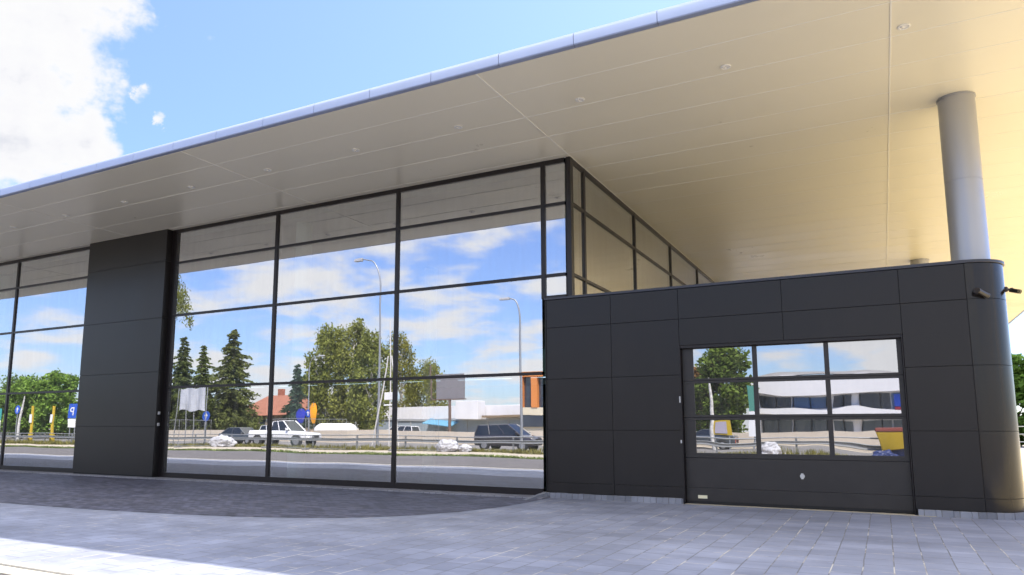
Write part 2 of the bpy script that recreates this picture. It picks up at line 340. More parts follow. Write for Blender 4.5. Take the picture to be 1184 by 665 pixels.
# grass tufts along the verge
def tufts(name, x0, x1, y0, y1, n, h0, h1, c, spread=.25):
    V = []; Fq = []
    for i in range(n):
        x = random.uniform(x0,x1); y = random.uniform(y0,y1); hh = random.uniform(h0,h1)*(.5+.9*abs(mnoise.noise((x*.25,y*.3,3))))
        for k in range(5):
            a = random.uniform(0,6.28); dx, dy = math.cos(a), math.sin(a); s_ = random.uniform(.3,1)*spread
            q = len(V); V += [(x-dy*.03,y+dx*.03,-.03),(x+dy*.03,y-dx*.03,-.03),(x+dx*s_,y+dy*s_,hh)]; Fq.append((q,q+1,q+2))
    o = raw(name, np.array(V), np.array(Fq), leaf_mat(name+'_leaf', c)); tag(o, kind='stuff'); return o
tag(tufts('verge_grass', -95, 5, -5.5, -4.6, 3500, .05, .16, (.12,.16,.05)), 'short green grass at the edge of the parking asphalt', 'grass')
tag(tufts('roadside_weeds', -105, 5, -12.9, -10.8, 4200, .15, .5, (.15,.15,.05)), 'dry yellow green weeds under the guardrail', 'weeds')

# ------------------------------------------------------------------ showroom
ZT = 7.24
room = thing('showroom_building', 'long glass fronted showroom with a broad flat cream canopy roof and dark framed mirror windows', 'building', (-18, D, 0))
XR, YF, YB, XL = 6.57, 9.83, 62.0, -75.0
# roof slab with rounded nose
b = MB()
def nose(x0, x1):
    prof = [(YF+.10,ZT),(YF+.015,ZT+.004),(YF,ZT+.02),(YF,ZT+.15),(YF+.012,ZT+.195),(YF+.045,ZT+.225),(YF+.10,ZT+.24),(YF+.6,ZT+.27)]
    n = len(prof); vs = [(x0,y,z) for y,z in prof]+[(x1,y,z) for y,z in prof]
    return vs, [(i,i+1,i+1+n,i+n) for i in range(n-1)]+[tuple(range(n)), tuple(range(n,2*n))[::-1]]
x = XR
while x > XL:
    vs, fs = nose(x-1.292, x); b.add(vs, fs); x -= 1.3
b.build('roof_edge_trim', FASC, room, smooth=True)
b = MB()
for a0, a1 in ((YF+.1, 20),(20,34),(34,48),(48,YB)): b.box(XR-.11, XR, a0, a1-.008, ZT, ZT+.24)
b.build('roof_side_trim', FASC, room, bevel=.03)
b = MB(); b.box(XL, XR-.12, YF+.11, YB, ZT+.02, ZT+.23); b.build('roof', [mat('roof_membrane', (.35,.35,.36), .8)], room)
# soffit: long panels separated by fine joints
b = MB(); jx = [XR-.115, .46, -5.6, -12.8, -20.0, -27.2, -34.4, -41.6, -48.8, -56, -63.2, XL]
ys = [YF+.103]; y = 10.83
while y < YB: ys.append(y); y += 1.025
ys.append(YB)
for i in range(len(jx)-1):
    for j in range(len(ys)-1):
        dz = random.uniform(-.0015,.0015)
        b.box(jx[i+1]+.012, jx[i]-.012, ys[j]+.0075, ys[j+1]-.0075, ZT-.004+dz, ZT+.018)
b.build('soffit', SOFF, room, bevel=.003)
b = MB()
for X in jx[1:-1]: b.box(X-.011, X+.011, YF+.105, YB, ZT-.011, ZT+.017)
for Y in ys[1:-1]: b.box(XL, XR-.12, Y-.007, Y+.007, ZT-.008, ZT+.0185)
b.build('soffit_joint_trim', TRIM, room)

# curtain wall bays
FD = .09
ROWS = [.17, 2.566, 4.658, 6.2215, 7.12]
def settle(p, xm, zm):          # every pane sits a hair out of true in its gaskets
    a, c = random.uniform(-.0008,.0008), random.uniform(-.0008,.0008)
    p.v = [(x, y+a*(x-xm)+c*(z-zm) if y < D else y, z) for x, y, z in p.v]
def bay(x0, x1, zlo=0.03, lbl=None, seed=0):
    fr = MB(); hw = .05
    fr.box(x0-hw, x0+hw, D-.05, D+FD, zlo, ZT-.002)
    zb = .17 if zlo < 1 else zlo+.06
    fr.box(x0+hw, x1-hw, D-.045, D+FD, zlo, zb)
    fr.box(x0+hw, x1-hw, D-.045, D+FD, 7.13, ZT-.002)
    rows = [r for r in ROWS[1:4] if r > zb+.1]
    for z in rows: fr.box(x0+hw, x1-hw, D-.045, D+FD, z-.034, z+.034)
    o = fr.build('window', FRAME, room, bevel=.004)
    edges = [zb]+rows+[7.13]
    for i in range(len(edges)-1):
        z0 = edges[i]+(.034 if i else 0); z1 = edges[i+1]-(.034 if i < len(edges)-2 else 0)
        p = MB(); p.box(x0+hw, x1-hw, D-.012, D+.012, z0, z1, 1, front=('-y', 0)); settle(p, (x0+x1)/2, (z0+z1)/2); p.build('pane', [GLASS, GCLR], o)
    return o
for x0, x1 in ((-18.12,-14.085),(-14.085,-10.12),(-10.12,-6.256)): bay(x0, x1)
bay(-6.256, -5.695, 4.16)
for x0, x1 in ((-26.22,-22.10),(-30.2,-26.22),(-34.2,-30.2),(-38.2,-34.2),(-42.2,-38.2)): bay(x0, x1)
# side glazing above the annex roof
SX = -5.645
def sbay(y0, y1, last=False):
    fr = MB(); hw = .05
    fr.box(SX-FD, SX+.05, y0-hw, y0+hw, 4.16, ZT-.003)
    fr.box(SX-FD, SX+.045, y0+hw, y1-hw, 4.16, 4.22); fr.box(SX-FD, SX+.045, y0+hw, y1-hw, 7.13, ZT-.003)
    for z in ROWS[2:4]: fr.box(SX-FD, SX+.045, y0+hw, y1-hw, z-.034, z+.034)
    o = fr.build('window', FRAME, room, bevel=.004)
    e = [4.22, 4.658, 6.2215, 7.13]
    for i in range(3):
        z0 = e[i]+(.034 if i else 0); z1 = e[i+1]-(.034 if i < 2 else 0)
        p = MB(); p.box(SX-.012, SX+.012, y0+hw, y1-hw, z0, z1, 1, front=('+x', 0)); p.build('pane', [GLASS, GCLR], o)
ysd = [D+.055, 14.93, 18.75, 22.58, 26.4, 30.2, 34.0]
for i in range(len(ysd)-1): sbay(ysd[i], ysd[i+1])
b = MB(); b.box(SX-.05, SX+.05, D-.05, D+.004, 4.16, ZT-.001); b.build('corner_post', FRAME, room)
# dark cladding pier between the windows
b = MB(); PX0, PX1, PY = -21.93, -18.26, D-.25
zs = [.03, .07, 1.45, 3.015, 4.59, 6.28, ZT-.004]
b.box(PX0+.02, PX1-.02, PY+.02, D+.3, .0, ZT-.006)
p = MB(); p.box(PX0+.025, PX1-.025, PY+.022, D+.3, .0, ZT-.008); p.build('pier_core', CLADB, room)
b = MB()
for i in range(1, len(zs)-1):
    b.box(PX0, PX1, PY, PY+.018, zs[i]+.004, zs[i+1]-.004)
    b.box(PX1-.018, PX1, PY+.0185, D-.055, zs[i]+.004, zs[i+1]-.004); b.box(PX0, PX0+.018, PY+.0185, D-.055, zs[i]+.004, zs[i+1]-.004)
b.build('wall_cladding', CLAD, room, bevel=.002)
for x0, x1 in ((PX1,-18.17),(-22.05,PX0)):
    b = MB(); b.box(x0, x1, D-.06, D+FD, .03, ZT-.003); b.build('pier_frame', FRAME, room)
for z in (1.83, 1.51):
    b = MB(); b.box(PX1-.0, PX1+.03, D-.19, D-.12, z-.045, z+.045); b.build('key_switch', mat('switch_grey', (.55,.55,.55), .4), room, bevel=.01)
# columns
for (cx, cy, seg) in ((1.5, 14.74, 5.68), (1.46, 28.95, 5.68)):
    b = MB(); b.tube([(cx,cy,.0),(cx,cy,seg-.004)], .285, 48, mi=0); b.tube([(cx,cy,seg+.004),(cx,cy,ZT-.03)], .285, 48); b.tube([(cx,cy,seg-.004),(cx,cy,seg+.004)], .278, 48, cap=False)
    b.tube([(cx,cy,ZT-.03),(cx,cy,ZT-.005)], .30, 48)
    b.build('column', STEEL, room, smooth=True)
# interior
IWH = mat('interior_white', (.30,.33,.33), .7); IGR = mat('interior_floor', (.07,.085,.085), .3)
YBK = 34.1
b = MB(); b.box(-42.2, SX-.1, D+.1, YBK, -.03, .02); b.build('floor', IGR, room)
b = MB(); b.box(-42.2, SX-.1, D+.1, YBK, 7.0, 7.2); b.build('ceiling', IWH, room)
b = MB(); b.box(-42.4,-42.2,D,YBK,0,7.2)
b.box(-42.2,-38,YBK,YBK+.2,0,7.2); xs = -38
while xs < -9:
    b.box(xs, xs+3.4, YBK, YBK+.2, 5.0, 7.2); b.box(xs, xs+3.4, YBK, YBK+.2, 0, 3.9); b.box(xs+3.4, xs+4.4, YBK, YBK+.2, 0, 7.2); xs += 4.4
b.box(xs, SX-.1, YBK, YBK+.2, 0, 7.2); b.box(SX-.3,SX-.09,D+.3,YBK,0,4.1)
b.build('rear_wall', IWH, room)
for cx, cy in ((-13.72,D+.62),(-21.0,D+7),(-13.7,D+7),(-28.3,D+.7),(-28.3,D+7),(-34.9,D+.7)):
    b = MB(); b.tube([(cx,cy,.02),(cx,cy,7.0)], .22, 24); b.build('interior_column', mat('column_white', (.80,.84,.83), .5), room, smooth=True)
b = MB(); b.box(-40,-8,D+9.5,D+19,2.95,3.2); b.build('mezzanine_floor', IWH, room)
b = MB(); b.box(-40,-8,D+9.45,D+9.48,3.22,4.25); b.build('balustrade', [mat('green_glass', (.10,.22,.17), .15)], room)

# round recessed downlights in the soffit
def downlight():
    t = thing('soffit_downlight', '', 'downlight', (0,0,0), 0, 'round recessed downlights in the canopy soffit')
    b = MB(); n = 28; prof = [(.085,-.004),(.085,-.014),(.078,-.018),(.062,-.016),(.058,-.004)]
    vs = [(r*math.cos(2*math.pi*k/n), r*math.sin(2*math.pi*k/n), z) for r, z in prof for k in range(n)]
    b.add(vs, [(i*n+k,i*n+(k+1)%n,(i+1)*n+(k+1)%n,(i+1)*n+k) for i in range(4) for k in range(n)]); b.build('trim_ring', mat('ring_white', (.85,.84,.8), .3), t, smooth=True)
    b = MB(); b.tube([(0,0,-.0055),(0,0,-.0095)], .057, 28); b.build('lens', mat('lens_grey', (.9,.89,.86), .15), t)
    b = MB(); b.tube([(-.02,0,-.010),(-.02,0,-.03)], [.022,.016], 12); b.build('lamp', mat('lamp_dark', (.7,.68,.62), .3), t)
    return t
dl = downlight()
names_dl = ['nearest the tall steel column', 'left of the long joint, above the garage door', 'above the right end of the glass facade', 'above the rightmost wide window',
 'between the rightmost and middle wide windows', 'above the middle wide window', 'above the window beside the pier', 'above the right half of the pier', 'above the left edge of the pier', 'furthest left of the row']
for i in range(10):
    o = dl if i == 0 else copy_tree(dl)
    o.location = (.63-2.523*i, 11.62, ZT-.004+.002)
    o['label'] = 'round soffit downlight ' + names_dl[i]

# ------------------------------------------------------------------ dark annex with the sectional door
YA = D-.04
ann = thing('garage_annex', 'low dark metal clad annex with rounded right corner and a glazed sectional garage door', 'building', (-2, YA, 0))
AX0, AX1, CR = -6.22, 1.335, .60
AC = (AX1, YA+CR); ZC = 4.12
def arc(r, n=18, a0=-90, a1=0): return [(AC[0]+r*math.cos(R(a0+(a1-a0)*i/n)), AC[1]+r*math.sin(R(a0+(a1-a0)*i/n))) for i in range(n+1)]
DX0, DX1, DZ = -3.385, .355, 3.0
YAB = 36.0
# dark core set back behind the panels
b = MB(); b.box(AX0+.03, DX0-.06, YA+.022, YA+.4, 0, ZC-.01); b.box(DX1+.06, AX1, YA+.022, YA+.4, 0, ZC-.01); b.box(DX0-.06, DX1+.06, YA+.022, YA+.4, DZ+.03, ZC-.01)
poly = [(AX1, YA+.3)] + [(x_, y_) for x_, y_ in arc(CR-.022)] + [(AX1+CR-.022, YAB),(AX1+.2, YAB),(AX1+.2, YA+.3)]
b.extrude(poly, .0, ZC-.01)
b.box(AX0+.03, AX1+.2, YAB-.2, YAB-.001, 0, ZC-.01); b.box(AX0+.03, AX0+.2, YA+.4, D+.6, 0, ZC-.01)
b.build('wall_core', CLADB, ann)
G = .004
b = MB()
def pan(x0, x1, z0, z1): b.box(x0+G, x1-G, YA, YA+.020, z0+G, z1-G)
Z = [.10, .31, 1.37, 2.43, 3.52, ZC+.0]
for x0, x1 in ((AX0,-4.77),(-4.77,DX0-.01)):
    for i in range(5): pan(x0, x1, Z[i], Z[i+1])
for i in range(5): pan(.375, AX1, Z[i], Z[i+1])
for x0, x1 in ((DX0-.01,-1.505),(-1.505,.375)): pan(x0, x1, 3.52, ZC); pan(x0, x1, DZ+.0, 3.52)
b.box(AX0, AX0+.020, YA+.0205, D-.06, .1, ZC-.004)
for i in range(5):
    for (yy0, yy1) in ((AC[1], AC[1]+2.4),(AC[1]+2.4, AC[1]+4.8),(AC[1]+4.8, AC[1]+9.6),(AC[1]+9.6, YAB)):
        b.box(AX1+CR-.02, AX1+CR, yy0+G, yy1-G, Z[i]+G, Z[i+1]-G)
b.build('wall_cladding', CLAD, ann, bevel=.002)
b = MB(); n = 24
for i in range(5):
    o_ = arc(CR, n); i_ = arc(CR-.02, n)
    o_[0] = (AX1+G, YA); i_[0] = (AX1+G, YA+.02)
    b.extrude(o_ + i_[::-1], Z[i]+G, Z[i+1]-G)
b.build('corner_cladding', CLADC, ann, smooth=True)
# parapet cap (runs round the corner)
b = MB(); capo = [(AX0-.02, YA-.025),(AX1, YA-.025)] + arc(CR+.025, 24) + [(AX1+CR+.025, YAB),(AX1+CR-.25, YAB),(AX1+CR-.25, AC[1])] + [(AX1, YA+.25),(AX0-.02, YA+.25)]
b.extrude(capo, ZC+.004, ZC+.055); b.build('parapet_cap', CAP, ann, bevel=.006)
b = MB(); b.box(SX+.06, AX1+.2, YA+.25, YAB-.2, 3.85, 3.95); b.build('roof', mat('annex_roof', (.42,.40,.36), .85, var=.1), ann)
for x0, x1 in ((AX0+.04, DX0-.02),(DX1+.03, AX1)):
    b = MB(); b.box(x0, x1, YA+.03, YA+.06, .0, .104); b.build('plinth', CLADB, ann)
# door: frame, glazed rows, bottom panel
YD = YA+.13
b = MB(); b.box(DX0-.055, DX0, YA+.006, YD+.1, .02, DZ+.0); b.box(DX1, DX1+.055-.04, YA+.006, YD+.1, .02, DZ+.0); b.box(DX0, DX1, YA+.03, YD+.1, DZ-.05, DZ+.06)
b.build('door_jamb', FRAME, ann)
xc = [(-3.17,-2.085),(-2.00,-.865),(-.785,.275)]; zc_ = [(.95,1.565),(1.665,2.265),(2.36,2.93)]
b = MB()
xe = [DX0+.004, xc[0][0], xc[0][1], xc[1][0], xc[1][1], xc[2][0], xc[2][1], DX1-.004]
sec = [(.86,1.612),(1.618,2.312),(2.318,2.948)]
for (s0, s1), (z0, z1) in zip(sec, zc_):
    b.box(xe[0], xe[7], YD, YD+.05, s0, z0); b.box(xe[0], xe[7], YD, YD+.05, z1, s1)
    for k in (0, 2, 4, 6): b.box(xe[k], xe[k+1], YD, YD+.05, z0, z1)
DOORM = mat('door_paint', (.030,.027,.026), .42, .15, .5, var=.12, vscale=4, bump=.0006, bscale=120)
door = b.build('garage_door', DOORM, ann, bevel=.003)
for z0, z1 in zc_:
    for x0, x1 in xc:
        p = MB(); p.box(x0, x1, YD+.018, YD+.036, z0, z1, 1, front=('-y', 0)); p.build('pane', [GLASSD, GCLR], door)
b = MB()
for z0, z1 in ((.06,.30),(.304,.854)): b.box(DX0+.004, DX1-.004, YD-.002, YD+.05, z0, z1)
b.build('bottom_panel', DOORM, door, bevel=.003)
b = MB(); b.box(DX0+.01, DX1-.01, YD+.002, YD+.045, .012, .06); b.build('rubber_seal', CLADB, door)
b = MB(); b.tube([(-1.33,YD-.002,.57),(-1.33,YD-.02,.57)], .04, 20); b.box(-1.35,-1.31,YD-.032,YD-.0205,.52,.62); b.build('lock', mat('lock_silver', (.6,.6,.6), .3, .6), door)
b = MB(); b.box(-3.17,-3.0,YD-.006,YD-.0025,.105,.165); b.build('sticker', mat('sticker', (.75,.70,.50), .5), door)
for z0, z1 in ((1.9,2.02),(1.13,1.19)):
    b = MB(); b.box(DX0-.045, DX0-.02, YA-.012, YA+.004, z0, z1); b.build('door_sensor', mat('sensor', (.5,.5,.5), .4), ann)
# inside of the garage so the panes have a dark room behind them
b = MB(); b.box(AX0+.21, AX1+.19, YA+.5, YAB-.3, -.03, .012); b.build('floor', IGR, ann)

# raised block kerb at the foot of the annex
b = MB()
def kerbrow(x0, x1, y0, y1, step=.245):
    x = x0
    while x < x1-.02:
        e = min(x+step, x1); b.box(x+.002, e-.002, y0, y1, -.02, .10+random.uniform(-.004,.004)); x = e
kerbrow(AX0-.02, DX0-.03, YA-.075, YA+.012); kerbrow(DX1+.05, AX1, YA-.075, YA+.012)
a = arc(CR+.075, 9); a2 = arc(CR-.01, 9)
for i in range(9): b.extrude([a[i], (a[i+1][0]*.99+a[i][0]*.01, a[i+1][1]*.99+a[i][1]*.01), a2[i+1], a2[i]], -.02, .10+random.uniform(-.003,.003))
y = AC[1]
while y < 30: b.box(AX1+CR-.01, AX1+CR+.075, y+.003, y+.245, -.02, .10); y += .25
KM = paver_mat('kerb_block', (.20,.21,.245), .245, .8, (.1,.1,.11), (.2,.2,.2), var=.25, offs=0)
struct('block_kerb', b, KM, bevel=.004)
b = MB(); b.hexa([(-6.38,13.28,-.02),(-6.30,13.28,-.02),(-6.17,YA-.08,-.02),(-6.26,YA-.08,-.02),(-6.38,13.28,.015),(-6.30,13.28,.015),(-6.17,YA-.08,.115),(-6.26,YA-.08,.115)]); struct('kerb_return', b, mat('kerb_block_plain', (.22,.23,.26), .7, var=.2, vscale=6), bevel=.004)
b = MB(); b.box(DX1-.5, DX1+.3, YA-.10, YA-.078, -.02, .008); b.box(DX0, DX1, YA-.02, YA+.1, -.02, .006); struct('sand_joint', b, mat('sand', (.42,.37,.28), .9, var=.2))

# security cameras
def sec_cam(loc, rz, tilt, lbl):
    t = thing('security_camera', lbl, 'camera', loc, rz, 'security cameras on the rounded annex corner')
    dk = mat('camera_dark', (.035,.03,.032), .4)
    b = MB(); b.tube([(0,0,0),(.03,0,0)], .055, 20); b.tube([(.03,0,0),(.05,0,0)], [.055,.035], 20); b.build('mount', dk, t, world=False, smooth=True)
    b = MB(); b.tube([(.05,0,0),(.11,0,-.012)], .02, 12); b.tube([(.11,0,-.03),(.11,0,.02)], .027, 12); b.build('bracket', dk, t, world=False, smooth=True)
    d = Vector((math.sin(tilt), math.cos(tilt), -.32)).normalized(); c = Vector((.12,0,-.03))
    b = MB(); b.tube([c-d*.05, c+d*.16], .042, 20); b.tube([c+d*.16, c+d*.185], [.046,.046], 20, cap=False); b.build('housing', mat('camera_grey', (.035,.032,.032), .35), t, world=False, smooth=True)
    b = MB(); b.tube([c+d*.158, c+d*.165], .034, 20); b.build('lens', mat('black_glass', (.004,.004,.005), .05), t, world=False)
    return t
sec_cam((AC[0]+CR*math.sin(R(14)), AC[1]-CR*math.cos(R(14)), 3.64), R(-76), R(-35), 'dark bullet security camera on the annex front, aimed left along the wall')
sec_cam((AX1+CR-.003, AC[1]-.05, 3.72), R(0), R(150), 'dark bullet security camera sticking out to the right past the annex corner').scale = (.85,.85,.85)
#PART2
# ------------------------------------------------------------------ vegetation
def leaf_cloud(centres, radii, n, size, squash=1.0, droop=0.0, shell=.55):
    """n leaf quads spread through ellipsoid clumps -> V, F"""
    centres = np.array(centres); radii = np.array(radii)
    vol = radii.prod(axis=1)**(2/3); k = rng.choice(len(centres), n, p=vol/vol.sum())
    d = rng.normal(size=(n,3)); d /= np.linalg.norm(d,axis=1)[:,None]
    r = shell + (1-shell)*rng.random(n)**.7; r *= rng.normal(1,.12,n)
    P = centres[k] + d*radii[k]*r[:,None]
    u = rng.normal(size=(n,3)); u[:,2] = u[:,2]*.6 - droop; u /= np.linalg.norm(u,axis=1)[:,None]
    v = np.cross(u, rng.normal(size=(n,3))); v /= np.linalg.norm(v,axis=1)[:,None]
    s = size*(.6+.8*rng.random(n)); a = u*s[:,None]; b = v*(s*.55)[:,None]
    V = np.stack([P-a, P+b, P+a, P-b],1).reshape(-1,3); Fq = np.arange(4*n).reshape(n,4)
    return V, Fq
def tree(name, label, loc, h, w, kind='broad', leaf=(.07,.11,.03), n=5200, group=None, trunk_m=None, size=None, clumps=None, base=.25):
    t = thing(name, label, 'tree', loc, random.uniform(0,6), group)
    tm = trunk_m or BARK
    b = MB(); lean = random.uniform(-.04,.04)*h
    pts = [(lean*(q**2), lean*.6*q, h*.93*q) for q in (0,.15,.35,.55,.75,.93)]; r0 = .022*h+.04
    b.tube(pts, [r0*1.25, r0, r0*.8, r0*.55, r0*.32, r0*.1], 9)
    cs = []; rs = []
    if kind in ('broad','birch'):
        nc = clumps or 26
        for i in range(nc):
            q = base + (1-base)*(i+.5)/nc; wd = w*.5*math.sin(math.pi*min(1,(q-base)/(1-base)*.85+.13))**.6
            a = i*2.4+random.uniform(-.4,.4); rr = wd*random.uniform(.35,.8)
            c = (rr*math.cos(a)+lean*q*q, rr*math.sin(a), h*q*random.uniform(.93,1.0))
            k = w*random.uniform(.11,.2); cs.append(c)
            rs.append((k, k, k*(1.5 if kind == 'birch' else .8)))
            z0 = max(h*.15, c[2]-rr*1.1-.3)
            b.tube([(lean*q*q*.8,0,z0),(c[0]*.55,c[1]*.55,(z0+c[2])/2+.1),c], [r0*.42,r0*.22,r0*.06], 5, cap=False)
        V, Fq = leaf_cloud(cs, rs, int(n*1.5), (size or .16)*1.2, droop=(1.2 if kind == 'birch' else .1), shell=.25)
    else:   # conifer: whorls of drooping boughs
        V = []; nb = 0; tiers = int(h*2.1)
        P = []; U = []
        for i in range(tiers):
            q = base*.4 + (1-base*.4)*(i/tiers); rad = w*.5*(1-q)**.8*random.uniform(.62,1.25)+.12; side = random.uniform(0,6.28); nb = 7+int(6*(1-q))
            for j in range(nb):
                a = j*6.283/nb + i*1.3 + random.uniform(-.25,.25); ln = rad*random.uniform(.55,1.2)*(1+.25*math.cos(a-side))
                dx, dy = math.cos(a), math.sin(a); z = h*q+random.uniform(-.1,.1)
                if random.random() < .5: b.tube([(0,0,z),(dx*ln*.6,dy*ln*.6,z-ln*.12),(dx*ln,dy*ln,z-ln*.22)],[.03,.02,.008],4,cap=False)
                m_ = max(4, int(ln*12))
                for k in range(m_):
                    f = (k+1)/m_
                    for s_ in range(4):
                        P.append((dx*ln*f+random.gauss(0,.10*ln*f+.03), dy*ln*f+random.gauss(0,.10*ln*f+.03), z-.30*ln*f*f+random.gauss(0,.05)-.05)); U.append((dx+random.gauss(0,.5),dy+random.gauss(0,.5),-.45+random.gauss(0,.25)))
        P = np.array(P); u = np.array(U); u /= np.linalg.norm(u,axis=1)[:,None]; nn = len(P)
        v = np.cross(u, rng.normal(size=(nn,3))); v /= np.linalg.norm(v,axis=1)[:,None]
        s = .26*(.6+.8*rng.random(nn)); a = u*s[:,None]; bb = v*(s*.42)[:,None]
        V = np.stack([P-a*.3, P+bb, P+a, P-bb],1).reshape(-1,3); Fq = np.arange(4*nn).reshape(nn,4)
    b.build('trunk', tm, t, smooth=True, world=False)
    raw('crown', V, Fq, leaf_mat('leaf_%d_%d_%d' % tuple(int(c*1000) for c in leaf), leaf), t)
    return t
tree('spruce_tree','tall dark spruce beside the cladding pier, tallest of the left conifers',(-91.0,-45,0),15.2,6.5,'con',(.07,.095,.034))
tree('spruce_tree','slim mid green conifer between two dark spruces',(-86.6,-45,0),13.6,5.0,'con',(.09,.12,.04))
tree('spruce_tree','broad spruce left of the brown roofed house',(-79.6,-44,0),15.4,9.0,'con',(.085,.105,.036))
tree('spruce_tree','small narrow blue green spruce behind the white pickup',(-63.9,-40,0),9.6,3.4,'con',(.04,.065,.045))
tree('bushy_tree','low dense tree in front of the conifers',(-88.5,-40,0),7.0,9.5,'broad',(.055,.075,.025),5200,size=.2,base=.1)
tree('bushy_tree','low dense tree beside the brown roofed house',(-82.0,-40,0),6.5,8.0,'broad',(.06,.08,.022),4600,size=.2,base=.1)
tree('bushy_tree','rounded green tree behind the brown roofed house',(-79.0,-58,0),9.4,6.5,'broad',(.05,.09,.03),3600,size=.2,base=.15)
tree('birch_tree','big birch with three hanging crowns, left stem',(-66.0,-48,0),14.6,7.5,'birch',(.14,.165,.045),5600,trunk_m=BIRCHB,size=.17,base=.12)
tree('birch_tree','big birch with three hanging crowns, middle stem',(-62.2,-48.5,0),15.4,7.5,'birch',(.145,.165,.045),5600,trunk_m=BIRCHB,size=.17,base=.12)
tree('birch_tree','big birch with three hanging crowns, right stem',(-58.6,-48,0),13.6,6.5,'birch',(.135,.16,.045),5000,trunk_m=BIRCHB,size=.17,base=.12)
tree('birch_tree','yellow green birch left of the billboard, with a pointed top',(-79.0,-84,0),18.5,9.5,'birch',(.14,.145,.03),6000,trunk_m=BIRCHB,size=.17,base=.1)
tree('birch_tree','yellow green birch nearest the billboard, lower and wider',(-73.4,-85,0),13.0,10.0,'birch',(.13,.14,.03),5500,trunk_m=BIRCHB,size=.17,base=.1)
tree('broad_tree','light green tree behind the yellow marker post',(-104,-30,0),8.0,8.0,'broad',(.13,.22,.045),5500,size=.2,base=.15)
tree('broad_tree','light green tree with the white trunk before it',(-98.0,-31,0),8.6,7.5,'broad',(.13,.22,.045),5500,size=.2,base=.15)
tree('broad_tree','darker green tree beside the parking sign',(-92.0,-34,0),6.6,8.0,'broad',(.085,.14,.04),4500,size=.2,base=.1)
tree('broad_tree','dark green tree at the far left of the street',(-113,-34,0),8.5,10,'broad',(.085,.14,.04),4500,size=.2,base=.1)
tree('round_tree','round green tree reflected in the garage door',(-13.0,-40,0),9.1,7.0,'broad',(.085,.13,.03),7500,size=.17,base=.12,clumps=34)
tree('autumn_tree','rust tinted small tree at the left of the garage door',(-15.2,-41,0),7.1,3.4,'broad',(.15,.09,.035),3800,size=.15,base=.1)
# leaning white trunk with a hanging twig near the road
def leaning(loc, dx, h, lbl):
    t = thing('bare_trunk', lbl, 'tree', loc); b = MB(); b.tube([(0,0,0),(dx*.2,0,h*.4),(dx*.7,0,h*.8),(dx,0,h)], [.17,.14,.11,.05], 10); b.build('trunk', BIRCHB, t, smooth=True, world=False); return t
leaning((-99.1,-27,0), .5, 5.6, 'pale leaning trunk in front of the light green trees')
leaning((-10.9,-26,0), -.35, 5.2, 'pale leaning trunk before the round green tree')
# weeping birch branches close to the facade's left bay
t = thing('weeping_birch','tall weeping birch whose hanging twigs show beside the pier','tree',(-53.2,-12.6,0))
b = MB(); b.tube([(0,0,0),(.1,0,6),(.3,0,11),(.8,0,14)],[.26,.2,.13,.05],10); b.tube([(.3,0,10.6),(1.2,.1,12.9),(2.3,.1,12.6)],[.07,.04,.015],6); b.build('trunk', BIRCHB, t, smooth=True, world=False)
V, Fq = leaf_cloud([(2.6,0,11.0),(2.3,.3,11.8),(1.5,0,12.6),(.6,0,13.6),(-.8,0,12.6),(-1.6,.2,11.0),(-.2,-.8,12.0),(2.9,-.1,10.2)], [(.45,.5,1.3),(.5,.5,1.2),(.8,.8,.9),(.9,.9,1.0),(1,1,1.4),(.9,.9,1.8),(1,1,1.5),(.3,.3,.9)], 3000, .10, droop=1.6, shell=.15)
raw('crown', V, Fq, leaf_mat('leaf_115_135_35',(.115,.135,.035)), t)
# trees beyond the yard, right of the annex
for (x,y,h_,w_,lf,lb) in ((9.5,74,7.6,6.5,(.06,.12,.03),'bright green tree seen in the gap right of the annex'),(14.5,80,9.5,8,(.05,.09,.03),'taller dark tree further right beyond the yard'),(21,78,9,8,(.06,.11,.03),'wide tree at the right of the yard'),(12.0,70,3.2,4.5,(.08,.14,.03),'low bright shrub behind the metal railing'),(5.5,82,7.0,7,(.05,.09,.03),'dark tree straight behind the annex corner')):
    tree('leafy_tree', lb, (x,y,0), h_, w_, 'broad', lf, 4200, group='trees beyond the yard behind the annex', size=.19, base=.08)
sheet('concrete_bounce_yard', [(3.2,9),(60,9),(60,64),(3.2,64)], .004, mat('yard_concrete_warm_bounce', (.60,.49,.29), .8, 0, .3, var=.08, vscale=.5, bump=.003, bscale=40))  # added ground, mostly unseen, tinted warm to bounce light onto the soffit
t = thing('metal_railing','grey metal railing at the end of the light yard','railing',(5,65,0))
for k in range(9):
    b = MB(); b.tube([(5+k*2.2,65,0),(5+k*2.2,65,1.65)], .03, 8); b.build('post', GALV, t)
for z in (.5,1.05,1.6):
    b = MB(); b.tube([(5,65,z),(22.6,65,z)], .024, 8); b.build('rail', GALV, t)

# ------------------------------------------------------------------ street: guardrail, fence, wall
t = thing('guardrail','long double galvanised guardrail running along the road','guardrail',(-105,-12,0))
prof = [(-.04,-.10),(.02,-.08),(-.03,-.03),(-.03,.03),(.02,.08),(-.04,.10)]
for zc2 in (.62,):
    b = MB(); n = len(prof); vs = [(x,-12+y+.06,zc2+z) for x in (-105,4) for y,z in prof]; b.add(vs, [(i,i+1,i+1+n,i+n) for i in range(n-1)]); b.build('rail', GALV, t)
b = MB(); b.tube([(-105,-11.9,.92),(4,-11.9,.92)], .035, 8); b.build('top_rail', GALV, t)
for k in range(28):
    b = MB(); x = -104+k*4; b.box(x-.04,x+.04,-12.1,-12.0,-.02,.95); b.build('post', GALV, t)
b = MB(); b.box(-175,60,-34.2,-34,-.05,1.18); tag(b.build('noise_wall', BARR), 'low beige concrete wall along the far side of the road', 'wall')
